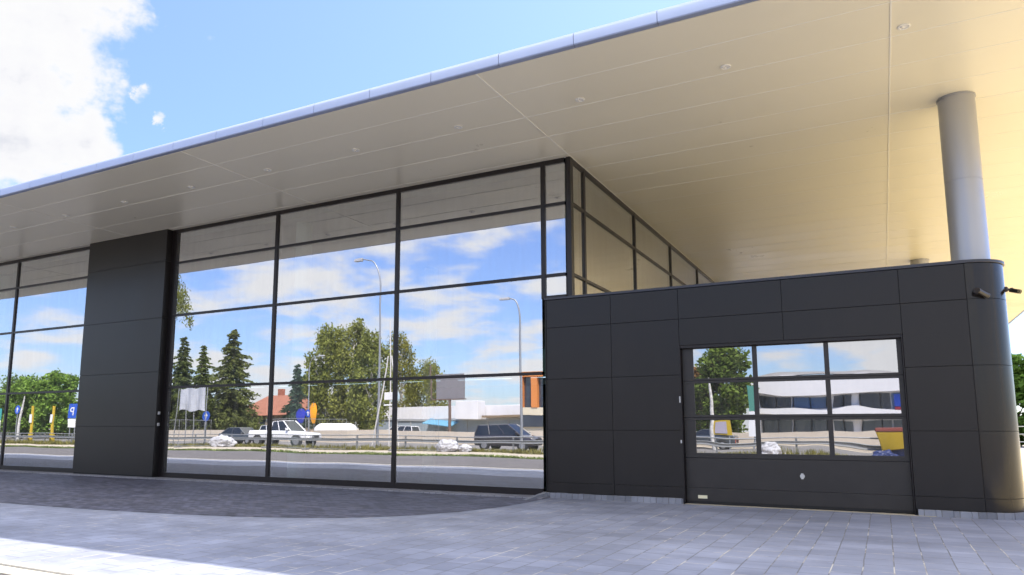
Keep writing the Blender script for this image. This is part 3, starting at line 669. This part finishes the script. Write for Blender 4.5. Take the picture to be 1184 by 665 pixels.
# temporary wire fence panels
fp = thing('wire_fence_panel','','fence panel',(0,0,0),0,'temporary wire fence panels along the sidewalk')
b = MB(); b.tube([(0,0,.1),(0,0,2.0),(3.45,0,2.0),(3.45,0,.1),(0,0,.1)], .021, 6); b.build('frame', GALV, fp)
b = MB()
for k in range(1,17): b.box(k*.203-.002,k*.203+.002,-.002,.002,.1,2.0)
for k in range(1,8): b.box(0,3.45,-.0021,.0021,.1+k*.25-.002,.1+k*.25+.002)
b.build('mesh', GALV, fp)
b = MB(); b.box(-.1,.1,-.3,.3,-.01,.12); b.build('foot', mat('rubber_block', (.2,.2,.2), .9), fp, bevel=.02)
spots = [-50.4,-46.9,-38.0,-34.5,-27.3,-14.2]
where = ['left of the white debris heap','right of the white debris heap','left of the white pickup front','behind the tall lamp post','right of the second debris heap','left of the garage door view']
for i, x in enumerate(spots):
    o = fp if i == 0 else copy_tree(fp); o.location = (x,-9.6,0); o['label'] = 'galvanised wire fence panel ' + where[i]

# ------------------------------------------------------------------ street lamps
def lamp(loc, h, armx, lbl):
    t = thing('street_lamp', lbl, 'street lamp', loc, 0, 'curved arm street lamps along the road')
    b = MB(); pts = [(0,0,0),(0,0,h*.82)]; rs = [.10,.065]
    for k in range(1,9):
        a = k/8*R(80); pts.append((armx*.62*(1-math.cos(a)), 0, h*.82+h*.155*math.sin(a))); rs.append(.06-.002*k)
    pts.append((armx,0,h*.985)); rs.append(.04); b.tube(pts, rs, 10); b.build('pole', GALV, t, world=False, smooth=True)
    b = MB(); s_ = 1 if armx > 0 else -1; x = armx
    b.hexa([(x,-.09,h*.975),(x+s_*.75,-.14,h*.975),(x+s_*.75,.14,h*.975),(x,.09,h*.975),(x,-.06,h*.993),(x+s_*.7,-.08,h*.99),(x+s_*.7,.08,h*.99),(x,.06,h*.993)]); b.build('lamp_head', mat('lamp_grey',(.35,.35,.36),.5), t, world=False, bevel=.02)
    return t
lamp((-31.9,-14.2,0), 14.2, -1.75, 'tallest curved street lamp, arm to the left above the birches')
lamp((-20.5,-14.2,0), 10.1, -.75, 'shorter curved street lamp by the orange framed building')
lamp((-55.5,-33,0), 9.5, 1.3, 'grey street lamp behind the white pickup')

# ------------------------------------------------------------------ vehicles
TYRE = mat('tyre', (.02,.02,.02), .8); RIM = mat('rim', (.5,.5,.52), .3, .8); CGL = mat('car_glass', (.01,.012,.014), .05, 0, .8)
def vehicle(name, label, loc, rz, c, kind):
    t = thing(name, label, 'pickup' if kind == 'pickup' else 'car', loc, rz)
    P = mat('paint_%s' % name, c, .28, 0, .5, coat=.8)
    if kind == 'pickup':
        st = [(-2.65,.86,.62,1.12),(-2.6,.90,.50,1.16),(-.75,.92,.42,1.16),(-.7,.92,.42,1.14),(.95,.92,.42,1.14),(1.15,.91,.42,1.13),(2.1,.90,.42,1.06),(2.5,.86,.46,.98),(2.65,.76,.52,.86)]
        gh = [(-.72,1.12),(-.62,1.78),(.35,1.80),(1.12,1.12)]; wx = (-1.72,1.62); wr = .39
    elif kind == 'van':
        st = [(-2.25,.80,.40,1.08),(-2.2,.86,.32,1.12),(-1.0,.88,.28,1.10),(.9,.88,.28,1.04),(1.25,.87,.28,1.02),(1.95,.84,.30,.86),(2.2,.74,.36,.72)]
        gh = [(-2.18,1.08),(-1.98,1.70),(.25,1.72),(1.28,1.0)]; wx = (-1.40,1.42); wr = .33
    else:
        st = [(-2.2,.76,.42,.92),(-2.1,.84,.30,.98),(-1.1,.87,.27,.98),(.9,.87,.27,.94),(1.9,.82,.29,.80),(2.15,.72,.34,.66)]
        gh = [(-1.75,.96),(-1.05,1.43),(.15,1.45),(.98,.92)]; wx = (-1.32,1.38); wr = .32
    b = MB(); ring = []
    for x, w_, zb, zt in st:
        ring += [(x,-w_*.9,zb),(x,-w_,zb+.14),(x,-w_,zt-.22),(x,-w_*.94,zt-.03),(x,-w_*.86,zt),(x,w_*.86,zt),(x,w_*.94,zt-.03),(x,w_,zt-.22),(x,w_,zb+.14),(x,w_*.9,zb)]
    n = 10; b.add(ring, [(i*n+k,i*n+(k+1)%n,(i+1)*n+(k+1)%n,(i+1)*n+k) for i in range(len(st)-1) for k in range(n)]+[tuple(range(n))[::-1], tuple((len(st)-1)*n+k for k in range(n))])
    if kind == 'pickup': pass
    b.build('body', P, t, world=False, smooth=True, bevel=.015)
    w0, w1 = .84, .70
    def gl(i, y): x, z = gh[i]; ww = w0 if i in (0,3) else w1; return (x, y*ww, z)
    b = MB(); b.hexa([gl(0,-1),gl(3,-1),gl(3,1),gl(0,1),gl(1,-1),gl(2,-1),gl(2,1),gl(1,1)]); b.build('glasshouse', CGL, t, world=False)
    b = MB(); (x1,z1),(x2,z2) = gh[1],gh[2]
    b.hexa([(x1-.04,-w1-.02,z1-.05),(x2+.05,-w1-.02,z2-.06),(x2+.05,w1+.02,z2-.06),(x1-.04,w1+.02,z1-.05),(x1+.03,-w1+.06,z1+.03),(x2-.06,-w1+.06,z2+.03),(x2-.06,w1-.06,z2+.03),(x1+.03,w1-.06,z1+.03)]); b.build('roof', P, t, world=False, bevel=.02)
    for s_ in (-1,1):
        b = MB()
        for i, j in ((0,1),(3,2)):
            p0, p1 = Vector(gl(i,s_)), Vector(gl(j,s_)); b.tube([p0,p1], .045, 6)
        for fx in ((.33,.66) if kind == 'van' else (.45,)):
            xa = gh[0][0]*(1-fx)+gh[3][0]*fx; xb = gh[1][0]*(1-fx)+gh[2][0]*fx; b.tube([(xa,s_*w0,gh[0][1]),(xb,s_*w1,gh[1][1])], .035, 6)
        b.build('pillar', P, t, world=False)
        b = MB(); x = gh[3][0]-.25; b.box(x-.06,x+.1,s_*.98-.1*(s_>0)-.0,s_*.98+.1*(s_<0)+.06*s_*0+.08,gh[3][1]+.02,gh[3][1]+.2); b.build('mirror', P, t, world=False, bevel=.03)
        x, w_, zb, zt = st[-2]; b = MB(); b.box(x-.1,x+.1,s_*w_*.62-.17,s_*w_*.62+.17,zt-.30,zt-.12); b.build('headlight', mat('headlight',(.7,.72,.75),.1), t, world=False, bevel=.02)
        x, w_, zb, zt = st[0]; b = MB(); b.box(x-.03,x+.1,s_*w_*.85-.09,s_*w_*.85+.09,zt-.42,zt-.1); b.build('taillight', mat('taillight',(.4,.02,.02),.2), t, world=False, bevel=.01)
        for x in wx:
            yy = s_*(.80 if kind != 'pickup' else .84)
            b = MB(); b.tube([(x,yy-.02*s_,wr*1.0),(x,yy+.085*s_,wr*1.0)], wr*1.17, 24); b.build('wheel_arch', TYRE, t, world=False)
            b = MB(); b.tube([(x,yy-.1,wr),(x,yy+.11*s_,wr),(x,yy+.13*s_,wr)],[wr,wr,wr*.93],26)
            wh = b.build('wheel', TYRE, t, world=False, smooth=True)
            b = MB(); b.tube([(x,yy+.131*s_,wr),(x,yy+.14*s_,wr)],[wr*.66,wr*.6],20); b.build('rim', RIM, wh, world=False)
    x = st[-1][0]; b = MB(); b.box(x-.12,x+.05,-.62,.62,.40,.56); b.build('bumper', TYRE if kind != 'pickup' else mat('bumper_dark',(.03,.03,.03),.6), t, world=False, bevel=.03)
    b = MB(); b.box(x-.02,x+.03,-.4,.4,.62,.78); b.build('grille', TYRE, t, world=False)
    if kind == 'pickup':
        b = MB(); b.box(-2.55,-.82,-.78,.78,1.10,1.175); b.build('bed_liner', TYRE, t, world=False)
    return t
pk = vehicle('pickup_truck','white double cab pickup truck driving right along the road',(-42.6,-16.2,-.02),R(-6),(.80,.80,.80),'pickup')
pk.scale = (1.08,1.08,1.08)
vehicle('parked_car','dark grey car just behind the white pickup',(-49.6,-18.5,-.02),R(0),(.05,.06,.07),'sedan')
vehicle('people_carrier','dark brown people carrier passing the second lamp post',(-22.6,-16.6,-.02),R(0),(.035,.03,.035),'van')
vehicle('parked_car','dark car before the round green tree, far side of the road',(-12.0,-29.0,-.02),R(180),(.04,.045,.06),'sedan')

vehicle('white_van','white van parked behind the road wall, left of the white tank',(-63.0,-36.5,-.02),R(0),(.75,.75,.75),'van')
vehicle('white_van','white van parked behind the road wall, nearest the warehouse',(-46.5,-37.5,-.02),R(180),(.75,.75,.75),'van')
# ------------------------------------------------------------------ debris heaps of white sacks
SACK = mat('white_sack', (.45,.45,.47), .6, bump=.02, bscale=6)
def heap(lbl, loc, sx, sy, sz, seed, colr=None):
    bm = bmesh.new(); bmesh.ops.create_icosphere(bm, subdivisions=5, radius=1)
    for v in bm.verts:
        p = v.co.copy(); n_ = mnoise.fractal(p*1.7+Vector((seed,0,0)), .8, 2.1, 4); k = .95+.26*n_+.07*abs(mnoise.noise(p*7+Vector((seed,3,0)))); k *= 1-.25*max(0,p.z)
        v.co = Vector((p.x*k*sx, p.y*k*sy, max(p.z*k*sz+sz*.62, -.02)))
    me = bpy.data.meshes.new('debris_sack'); [setattr(f_, 'smooth', True) for f_ in bm.faces]; bm.to_mesh(me); bm.free(); me.materials.append(colr or SACK)
    o = bpy.data.objects.new('debris_sack', me); col.objects.link(o); o.location = loc; return tag(o, lbl, 'sack')
heap('crumpled white plastic sheet heap left of the white pickup', (-43.3,-10.6,0), 1.0, .7, .62, 1.0)
heap('white sack heap before the guardrail, left of the people carrier', (-23.7,-10.4,0), .75, .55, .55, 5.0)
heap('small pale sack leaning on the larger heap before the people carrier', (-22.6,-10.7,0), .42, .4, .36, 8.0)
heap('single white builder sack reflected in the middle of the garage door', (-5.1,-13.4+3,0), .55, .5, .50, 12.0)

# ------------------------------------------------------------------ buildings over the road
WB = mat('white_sheet', (.68,.68,.70), .5, var=.04, vscale=.4); BLG = mat('blue_grey_panel', (.26,.31,.36), .5, var=.1, vscale=.3); DKW = mat('dark_window', (.03,.04,.06), .1, 0, .8)
def bld(name, label, loc, **k): return thing(name, label, 'building', loc, 0, **k)
t = bld('warehouse','long white roofed warehouse with blue grey walls behind the billboard',(-53,-62,0))
b = MB(); b.box(-68,-38,-80,-60.1,0,2.9); b.build('wall', BLG, t)
b = MB(); n = 12
for k in range(n):
    x0, x1 = -68+30*k/n, -68+30*(k+1)/n; z0 = 4.75-.28*((x0+50)/18)**2; z1 = 4.75-.28*((x1+50)/18)**2
    b.hexa([(x0,-60,2.9),(x1,-60,2.9),(x1,-80,2.9),(x0,-80,2.9),(x0,-60,z0),(x1,-60,z1),(x1,-80,z1+.8),(x0,-80,z0+.8)])
b.build('roof', WB, t)
b = MB(); b.box(-68,-38,-60.05,-59.9,2.6,2.9); b.build('gutter', mat('grey_trim',(.35,.36,.37),.5), t)
for k in range(9):
    b = MB(); b.box(-67+3.2*k,-66.85+3.2*k,-60.1,-60.0,0,2.6); b.build('panel_rib', mat('grey_trim',(.35,.36,.37),.5), t)
b = MB(); b.box(-51.5,-48.0,-59.8,-57.8,2.75,5.3); b.build('white_box', WB, t, bevel=.05)
b = MB(); b.hexa([(-57,-57.8,2.2),(-52.3,-57.8,1.7),(-52.3,-60,2.3),(-57,-60,2.9),(-57,-57.8,2.3),(-52.3,-57.8,1.8),(-52.3,-60,2.4),(-57,-60,3.0)]); b.build('awning', mat('awning_blue',(.10,.28,.42),.6), t)
b = MB(); b.box(-47.8,-42,-58.5,-60,3.0,3.3); b.build('brown_canopy', mat('canopy_brown',(.22,.16,.10),.7), t)
t = bld('glazed_building','building with an orange framed glass front above a cream band',(-31,-47,0))
b = MB(); b.box(-36,-18,-60,-46.2,0,3.0); b.box(-36,-18,-60,-46.0,3.0,3.9); b.build('wall', mat('cream_wall',(.62,.56,.42),.7,var=.05), t)
b = MB(); b.box(-35.8,-18,-60,-46.4,3.9,7.3); b.build('glazing', DKW, t)
b = MB()
for x in (-36,-34.6,-31.4,-28,-24.6,-21.2): b.box(x,x+(.75 if x > -35 and x < -34 else .35),-46.4,-45.9,3.9,7.2)
b.box(-36,-18,-46.4,-45.85,7.2,7.6); b.build('orange_frame', mat('orange_frame',(.62,.22,.05),.5), t)
b = MB(); b.box(-36,-18,-46.05,-45.95,1.6,2.95); b.build('shopfront', DKW, t)
t = bld('brown_roof_house','small house with a rusty brown tiled roof behind the pickup',(-80,-52,0))
b = MB(); b.box(-85.5,-75,-58,-50,0,3.3); b.build('wall', mat('house_wall',(.30,.24,.18),.8), t)
b = MB(); b.hexa([(-86.3,-58.6,3.2),(-74.2,-58.6,3.2),(-74.2,-49.4,3.2),(-86.3,-49.4,3.2),(-82.0,-54.4,6.3),(-76.5,-54.4,6.3),(-76.5,-53.6,6.3),(-82.0,-53.6,6.3)])
rf = b.build('roof', mat('roof_brown',(.30,.12,.075),.8,var=.15,vscale=2), t)
b = MB(); b.box(-80.6,-79.8,-54.5,-53.7,5.6,7.3); b.build('chimney', mat('chimney_brick',(.35,.13,.08),.8), rf)
for x in (-83.6,-79.8,-77): 
    b = MB(); b.box(x,x+1.1,-50.03,-49.98,1.2,2.5); b.build('window', DKW, t)
t = bld('white_dealership','white two storey building with curved fascia bands, reflected in the garage door',(-4,-46,0))
b = MB(); b.box(-10.9,16,-66,-45.6,0,6.3); b.build('wall', WB, t)
def wave(z0, z1, amp, y, m_, name, x0=-11.1, x1=16.2):
    b = MB(); n = 36
    for k in range(n):
        xa, xb = x0+(x1-x0)*k/n, x0+(x1-x0)*(k+1)/n; f = lambda x: amp*math.sin((x-x0)/6.5*math.pi)**2
        b.hexa([(xa,y,z0-f(xa)*.3),(xb,y,z0-f(xb)*.3),(xb,-45.6,z0-f(xb)*.3),(xa,-45.6,z0-f(xa)*.3),(xa,y,z1+f(xa)),(xb,y,z1+f(xb)),(xb,-45.6,z1+f(xb)),(xa,-45.6,z1+f(xa))])
    b.build(name, m_, t)
wave(4.75, 6.0, .35, -44.3, WB, 'fascia_band'); wave(2.7, 3.15, .15, -44.2, WB, 'balcony_band')
wave(6.36, 6.6, .1, -44.5, mat('grey_roof_edge',(.40,.39,.38),.6), 'roof_edge')
for x0, x1, c in ((-10.4,-7.6,0),(-7.5,-4.4,1),(-3.9,-2.3,0),(-1.6,.6,0),(.7,4.2,1),(4.4,9,0)):
    b = MB(); b.box(x0,x1,-45.62,-45.5,3.3,4.55); b.build('window', DKW if c == 0 else mat('window_blue',(.04,.09,.2),.1,0,.8), t)
    b = MB(); b.box(x0,x1,-45.62,-45.5,.4,2.3); b.build('shop_window', mat('shop_window',(.10,.12,.13),.15,0,.7), t)
for k in range(17):
    x = -10.3+k*1.45
    if abs(x-1.3) < .5: continue
    b = MB(); b.box(x-.03,x+.03,-45.5,-45.42,3.3,4.55); b.build('mullion', mat('grey_trim',(.35,.36,.37),.5), t)
    b = MB(); b.box(x-.03,x+.03,-45.5,-45.42,.2,2.4); b.build('mullion', mat('grey_trim',(.35,.36,.37),.5), t)
b = MB(); b.box(.9,1.7,-45.48,-45.4,3.5,4.4); b.build('blue_panel', mat('panel_blue',(.02,.08,.5),.4), t)
for k in range(17):
    x = -10.3+k*1.45
    if abs(x-1.3) < .5: continue
    b = MB(); b.box(x-.03,x+.03,-45.5,-45.42,3.3,4.55); b.build('mullion', mat('grey_trim',(.35,.36,.37),.5), t)
    b = MB(); b.box(x-.03,x+.03,-45.5,-45.42,.2,2.4); b.build('mullion', mat('grey_trim',(.35,.36,.37),.5), t)
b = MB(); b.box(.9,1.7,-45.48,-45.4,3.2,3.46); b.build('red_panel', mat('panel_red',(.5,.03,.05),.4), t)

# ------------------------------------------------------------------ signs, poles, flags
def post(b, x, y, h, r=.04): b.tube([(x,y,0),(x,y,h)], r, 8)
t = thing('billboard','large grey billboard seen from behind on a single brown post','billboard',(-41.5,-40,0))
b = MB(); b.box(-43.3,-39.7,-40.1,-39.9,4.75,7.15); b.build('board', mat('board_grey',(.20,.19,.20),.7,var=.06), t)
b = MB(); b.box(-44.0,-39.4,-39.9,-39.82,4.62,4.74); b.box(-44,-43.85,-39.9,-39.82,4.6,8.2); b.build('frame', mat('rust_steel',(.14,.09,.07),.8), t)
b = MB(); b.tube([(-41.6,-40,0),(-41.55,-40,2.5),(-41.65,-40,4.7)], .17, 10); b.build('post', mat('rust_steel',(.14,.09,.07),.8), t)
def round_sign(x, y, h, lbl, arrow=True):
    t = thing('round_sign', lbl, 'road sign', (x,y,0)); b = MB(); post(b,x,y,h); b.build('post', GALV, t)
    b = MB(); b.tube([(x,y+.05,h-.3),(x,y+.07,h-.3)], .42, 28); b.build('disc', mat('sign_blue',(.01,.08,.5),.4), t)
    b = MB(); z = h-.3; b.add([(x-.06,y+.075,z-.25),(x+.06,y+.075,z-.25),(x+.06,y+.075,z+.02),(x+.2,y+.075,z+.02),(x,y+.075,z+.28),(x-.2,y+.075,z+.02),(x-.06,y+.075,z+.02)],[(0,1,2,3,4,5,6)]); b.build('arrow', mat('sign_white',(.8,.8,.8),.5), t)
round_sign(-73.3,-12.4,3.5,'round blue road sign with a white arrow near the yellow post')
round_sign(-49.1,-14,2.7,'round blue road sign before the dark conifers')
round_sign(-54.6,-32,3.2,'round blue road sign beside the orange flag')
t = thing('parking_sign','blue square parking sign with a white P over a white plate','road sign',(-64.3,-12.2,0))
for dx in (-.35,.35):
    b = MB(); post(b,-64.3+dx,-12.2,3.6); b.build('post', GALV, t)
b = MB(); b.box(-64.8,-63.8,-12.16,-12.12,2.3,3.6); b.build('panel', mat('sign_blue',(.01,.08,.5),.4), t, bevel=.01)
b = MB(); b.box(-64.8,-63.8,-12.16,-12.12,1.5,2.25); b.build('plate', mat('sign_white',(.8,.8,.8),.5), t, bevel=.01)
cu = bpy.data.curves.new('P','FONT'); cu.body = 'P'; cu.size = 1.1; cu.align_x = 'CENTER'; tmp = bpy.data.objects.new('tmp', cu); col.objects.link(tmp)
dg = bpy.context.evaluated_depsgraph_get(); me = bpy.data.meshes.new_from_object(tmp.evaluated_get(dg)); bpy.data.objects.remove(tmp)
o = bpy.data.objects.new('letter', me); col.objects.link(o); me.materials.append(MATS['sign_white']); o.parent = t; o.location = (0,.09,2.55); o.rotation_euler = (R(90),0,R(180))
YEL = mat('yellow_paint',(.50,.35,.02),.5)
for x, h_, lb in ((-70.9,3.5,'yellow marker post with a small white plate, left one'),(-67.5,3.5,'yellow marker post before the white trunk, right one')):
    t = thing('marker_post', lb, 'post', (x,-12.4,0)); b = MB(); b.tube([(x,-12.4,0),(x,-12.4,h_)], .13, 12); b.tube([(x,-12.4,0),(x,-12.4,.9)],.22,12); b.build('post', YEL, t)
    b = MB(); b.box(x-.16,x+.16,-12.26,-12.2,1.9,2.7); b.build('plate', mat('sign_white',(.8,.8,.8),.5), t)
t = thing('teal_sign_board','teal and white upright sign board at the far left','sign',(-79,-13,0))
b = MB(); b.box(-80,-77.6,-13.1,-12.95,.6,2.2); b.build('lower_board', mat('sign_white',(.8,.8,.8),.5), t); b = MB(); b.box(-80,-77.6,-13.1,-12.95,2.25,3.4); b.build('upper_board', mat('teal',(.05,.35,.35),.5), t)
for x in (-79.8,-77.8):
    b = MB(); post(b,x,-13.15,3.4); b.build('post', GALV, t)
t = thing('white_banner','pale banner stretched between tall poles before the conifers','banner',(-49,-12.3,0))
b = MB(); nx = 14; vs = []; 
for j in range(2):
    for i in range(nx+1): vs.append((-50.3+2.9*i/nx, -12.3+.08*math.sin(i*1.1)+(.025 if j else 0), 4.62-.08*math.sin(i*.9)))
for j in range(2):
    for i in range(nx+1): vs.append((-50.3+2.9*i/nx, -12.3+.10*math.sin(i*1.1+.6)+(.025 if j else 0), 2.8+.09*math.sin(i*.7)))
n = nx+1
for i in range(nx):
    b.f += [(i,i+1,2*n+i+1,2*n+i),(n+i,n+i+1,3*n+i+1,3*n+i),(i,i+1,n+i+1,n+i),(2*n+i,2*n+i+1,3*n+i+1,3*n+i)]; b.mi += [0]*4
b.v = vs; b.f += [(0,n,3*n,2*n),(nx,n+nx,3*n+nx,2*n+nx)]; b.mi += [0]*2; b.build('cloth', mat('banner_white',(.42,.44,.48),.7,var=.15,vscale=1.2), t)
for x in (-50.6,-49.6,-48.7,-47.3):
    b = MB(); b.tube([(x+(.0 if x > -50 else -.35),-12.35,0),(x,-12.35,4.75)], .035, 8); b.build('pole', GALV, t)
def flag(x, y, z0, z1, wd, c, lbl):
    t = thing('beach_flag', lbl, 'flag', (x,y,0)); b = MB(); post(b,x,y,z1+.1,.03); b.build('pole', GALV, t)
    b = MB(); n = 10; A = []; B_ = []
    for k in range(n+1):
        q = k/n; wv = wd*math.sin(math.pi*(.08+.84*q))**.7; z = z0+(z1-z0)*q; A += [(x-wv/2,y+.05,z),(x+wv/2,y+.05+.12*math.sin(q*5),z)]; B_ += [(x-wv/2,y+.08,z),(x+wv/2,y+.08+.12*math.sin(q*5),z)]
    o_ = len(A); b.add(A+B_, [(2*k,2*k+1,2*k+3,2*k+2) for k in range(n)]+[(o_+2*k,o_+2*k+1,o_+2*k+3,o_+2*k+2) for k in range(n)]); b.build('cloth', mat('flag_%d'%int(c[0]*100), c, .7), t)
flag(-53.4,-31.5,1.9,4.0,.95,(.85,.35,.01),'upright orange flag behind the white pickup')
flag(-55.3,-31.7,1.9,3.4,1.3,(.02,.03,.35),'blue flag left of the orange flag')
# radio mast group beyond the birches
t = thing('lattice_mast','pale slanting twin pole mast right of the big birch','mast',(-30.4,-13.6,0))
for (xa, xb, zt) in ((-31.9,-30.7,6.4),(-29.6,-30.4,6.4),(-30.5,-30.5,9.0)):
    b = MB(); b.tube([(xa,-13.6,0),(xb,-13.6,zt)], .045, 8); b.build('pole', mat('pale_steel',(.6,.58,.55),.5), t)
b = MB(); b.box(-31.0,-30.1,-13.65,-13.55,3.0,3.1); b.box(-30.95,-30.15,-13.75,-13.5,3.4,3.9); b.build('equipment_box', WHITE, t, bevel=.02)
t = thing('white_tank','rounded white tank behind the road wall','tank',(-55.5,-37,0))
b = MB(); b.tube([(-58,-37,1.0),(-57.7,-37,1.0),(-57.2,-37,1.0),(-53,-37,1.0),(-52.5,-37,1.0),(-52.2,-37,1.0)], [.3,.75,.95,.95,.75,.3], 20); b.build('shell', WHITE, t, smooth=True)
for x in (-56.5,-53.7):
    b = MB(); b.box(x-.15,x+.15,-37.5,-36.5,0,.3); b.build('saddle', BARR, t)
# things reflected in the garage door
t = thing('green_white_sign','narrow tall green and white sign board before the white building','sign',(-8.4,-28,0))
b = MB(); b.box(-8.75,-8.05,-28.1,-27.95,2.6,4.6); b.build('upper_board', mat('sign_green',(.08,.26,.20),.5), t); b = MB(); b.box(-8.75,-8.05,-28.1,-27.95,.9,2.55); b.build('lower_board', mat('sign_white',(.8,.8,.8),.5), t)
b = MB(); post(b,-8.4,-28.15,4.6,.06); b.build('post', GALV, t)
t = thing('yellow_framed_board','board with a yellow border on two legs by the road','sign',(-10.3,-26,0))
b = MB(); b.box(-11.0,-9.6,-26.06,-26,1.0,2.0); b.build('border', YEL, t); b = MB(); b.box(-10.7,-9.9,-25.99,-25.96,1.1,1.9); b.build('panel', mat('panel_grey',(.4,.36,.42),.6), t)
for x in (-10.8,-9.8):
    b = MB(); post(b,x,-26.1,1.5); b.build('leg', GALV, t)
t = thing('yellow_skip','open yellow skip with dark top edge by the guardrail','skip',(.5,-11,0))
b = MB(); b.hexa([(-.15,-11.6,.55),(1.0,-11.6,.55),(1.0,-10.4,.55),(-.15,-10.4,.55),(-.35,-11.8,1.2),(1.25,-11.8,1.2),(1.25,-10.2,1.2),(-.35,-10.2,1.2)]); b.build('tub', YEL, t, bevel=.03)
b = MB(); b.box(-.38,1.28,-11.83,-10.17,1.21,1.42); b.build('load', mat('load_brown',(.20,.05,.04),.8), t, bevel=.04)
b = MB(); b.box(-.1,.95,-11.4,-10.6,.0,.545); b.build('base', mat('dark_blue_base',(.02,.03,.10),.6), t)
heap('dark blue crumpled tarpaulin in front of the yellow skip', (-.05,-9.9,0), .55, .4, .42, 20.0, mat('tarp_blue',(.015,.03,.12),.5))
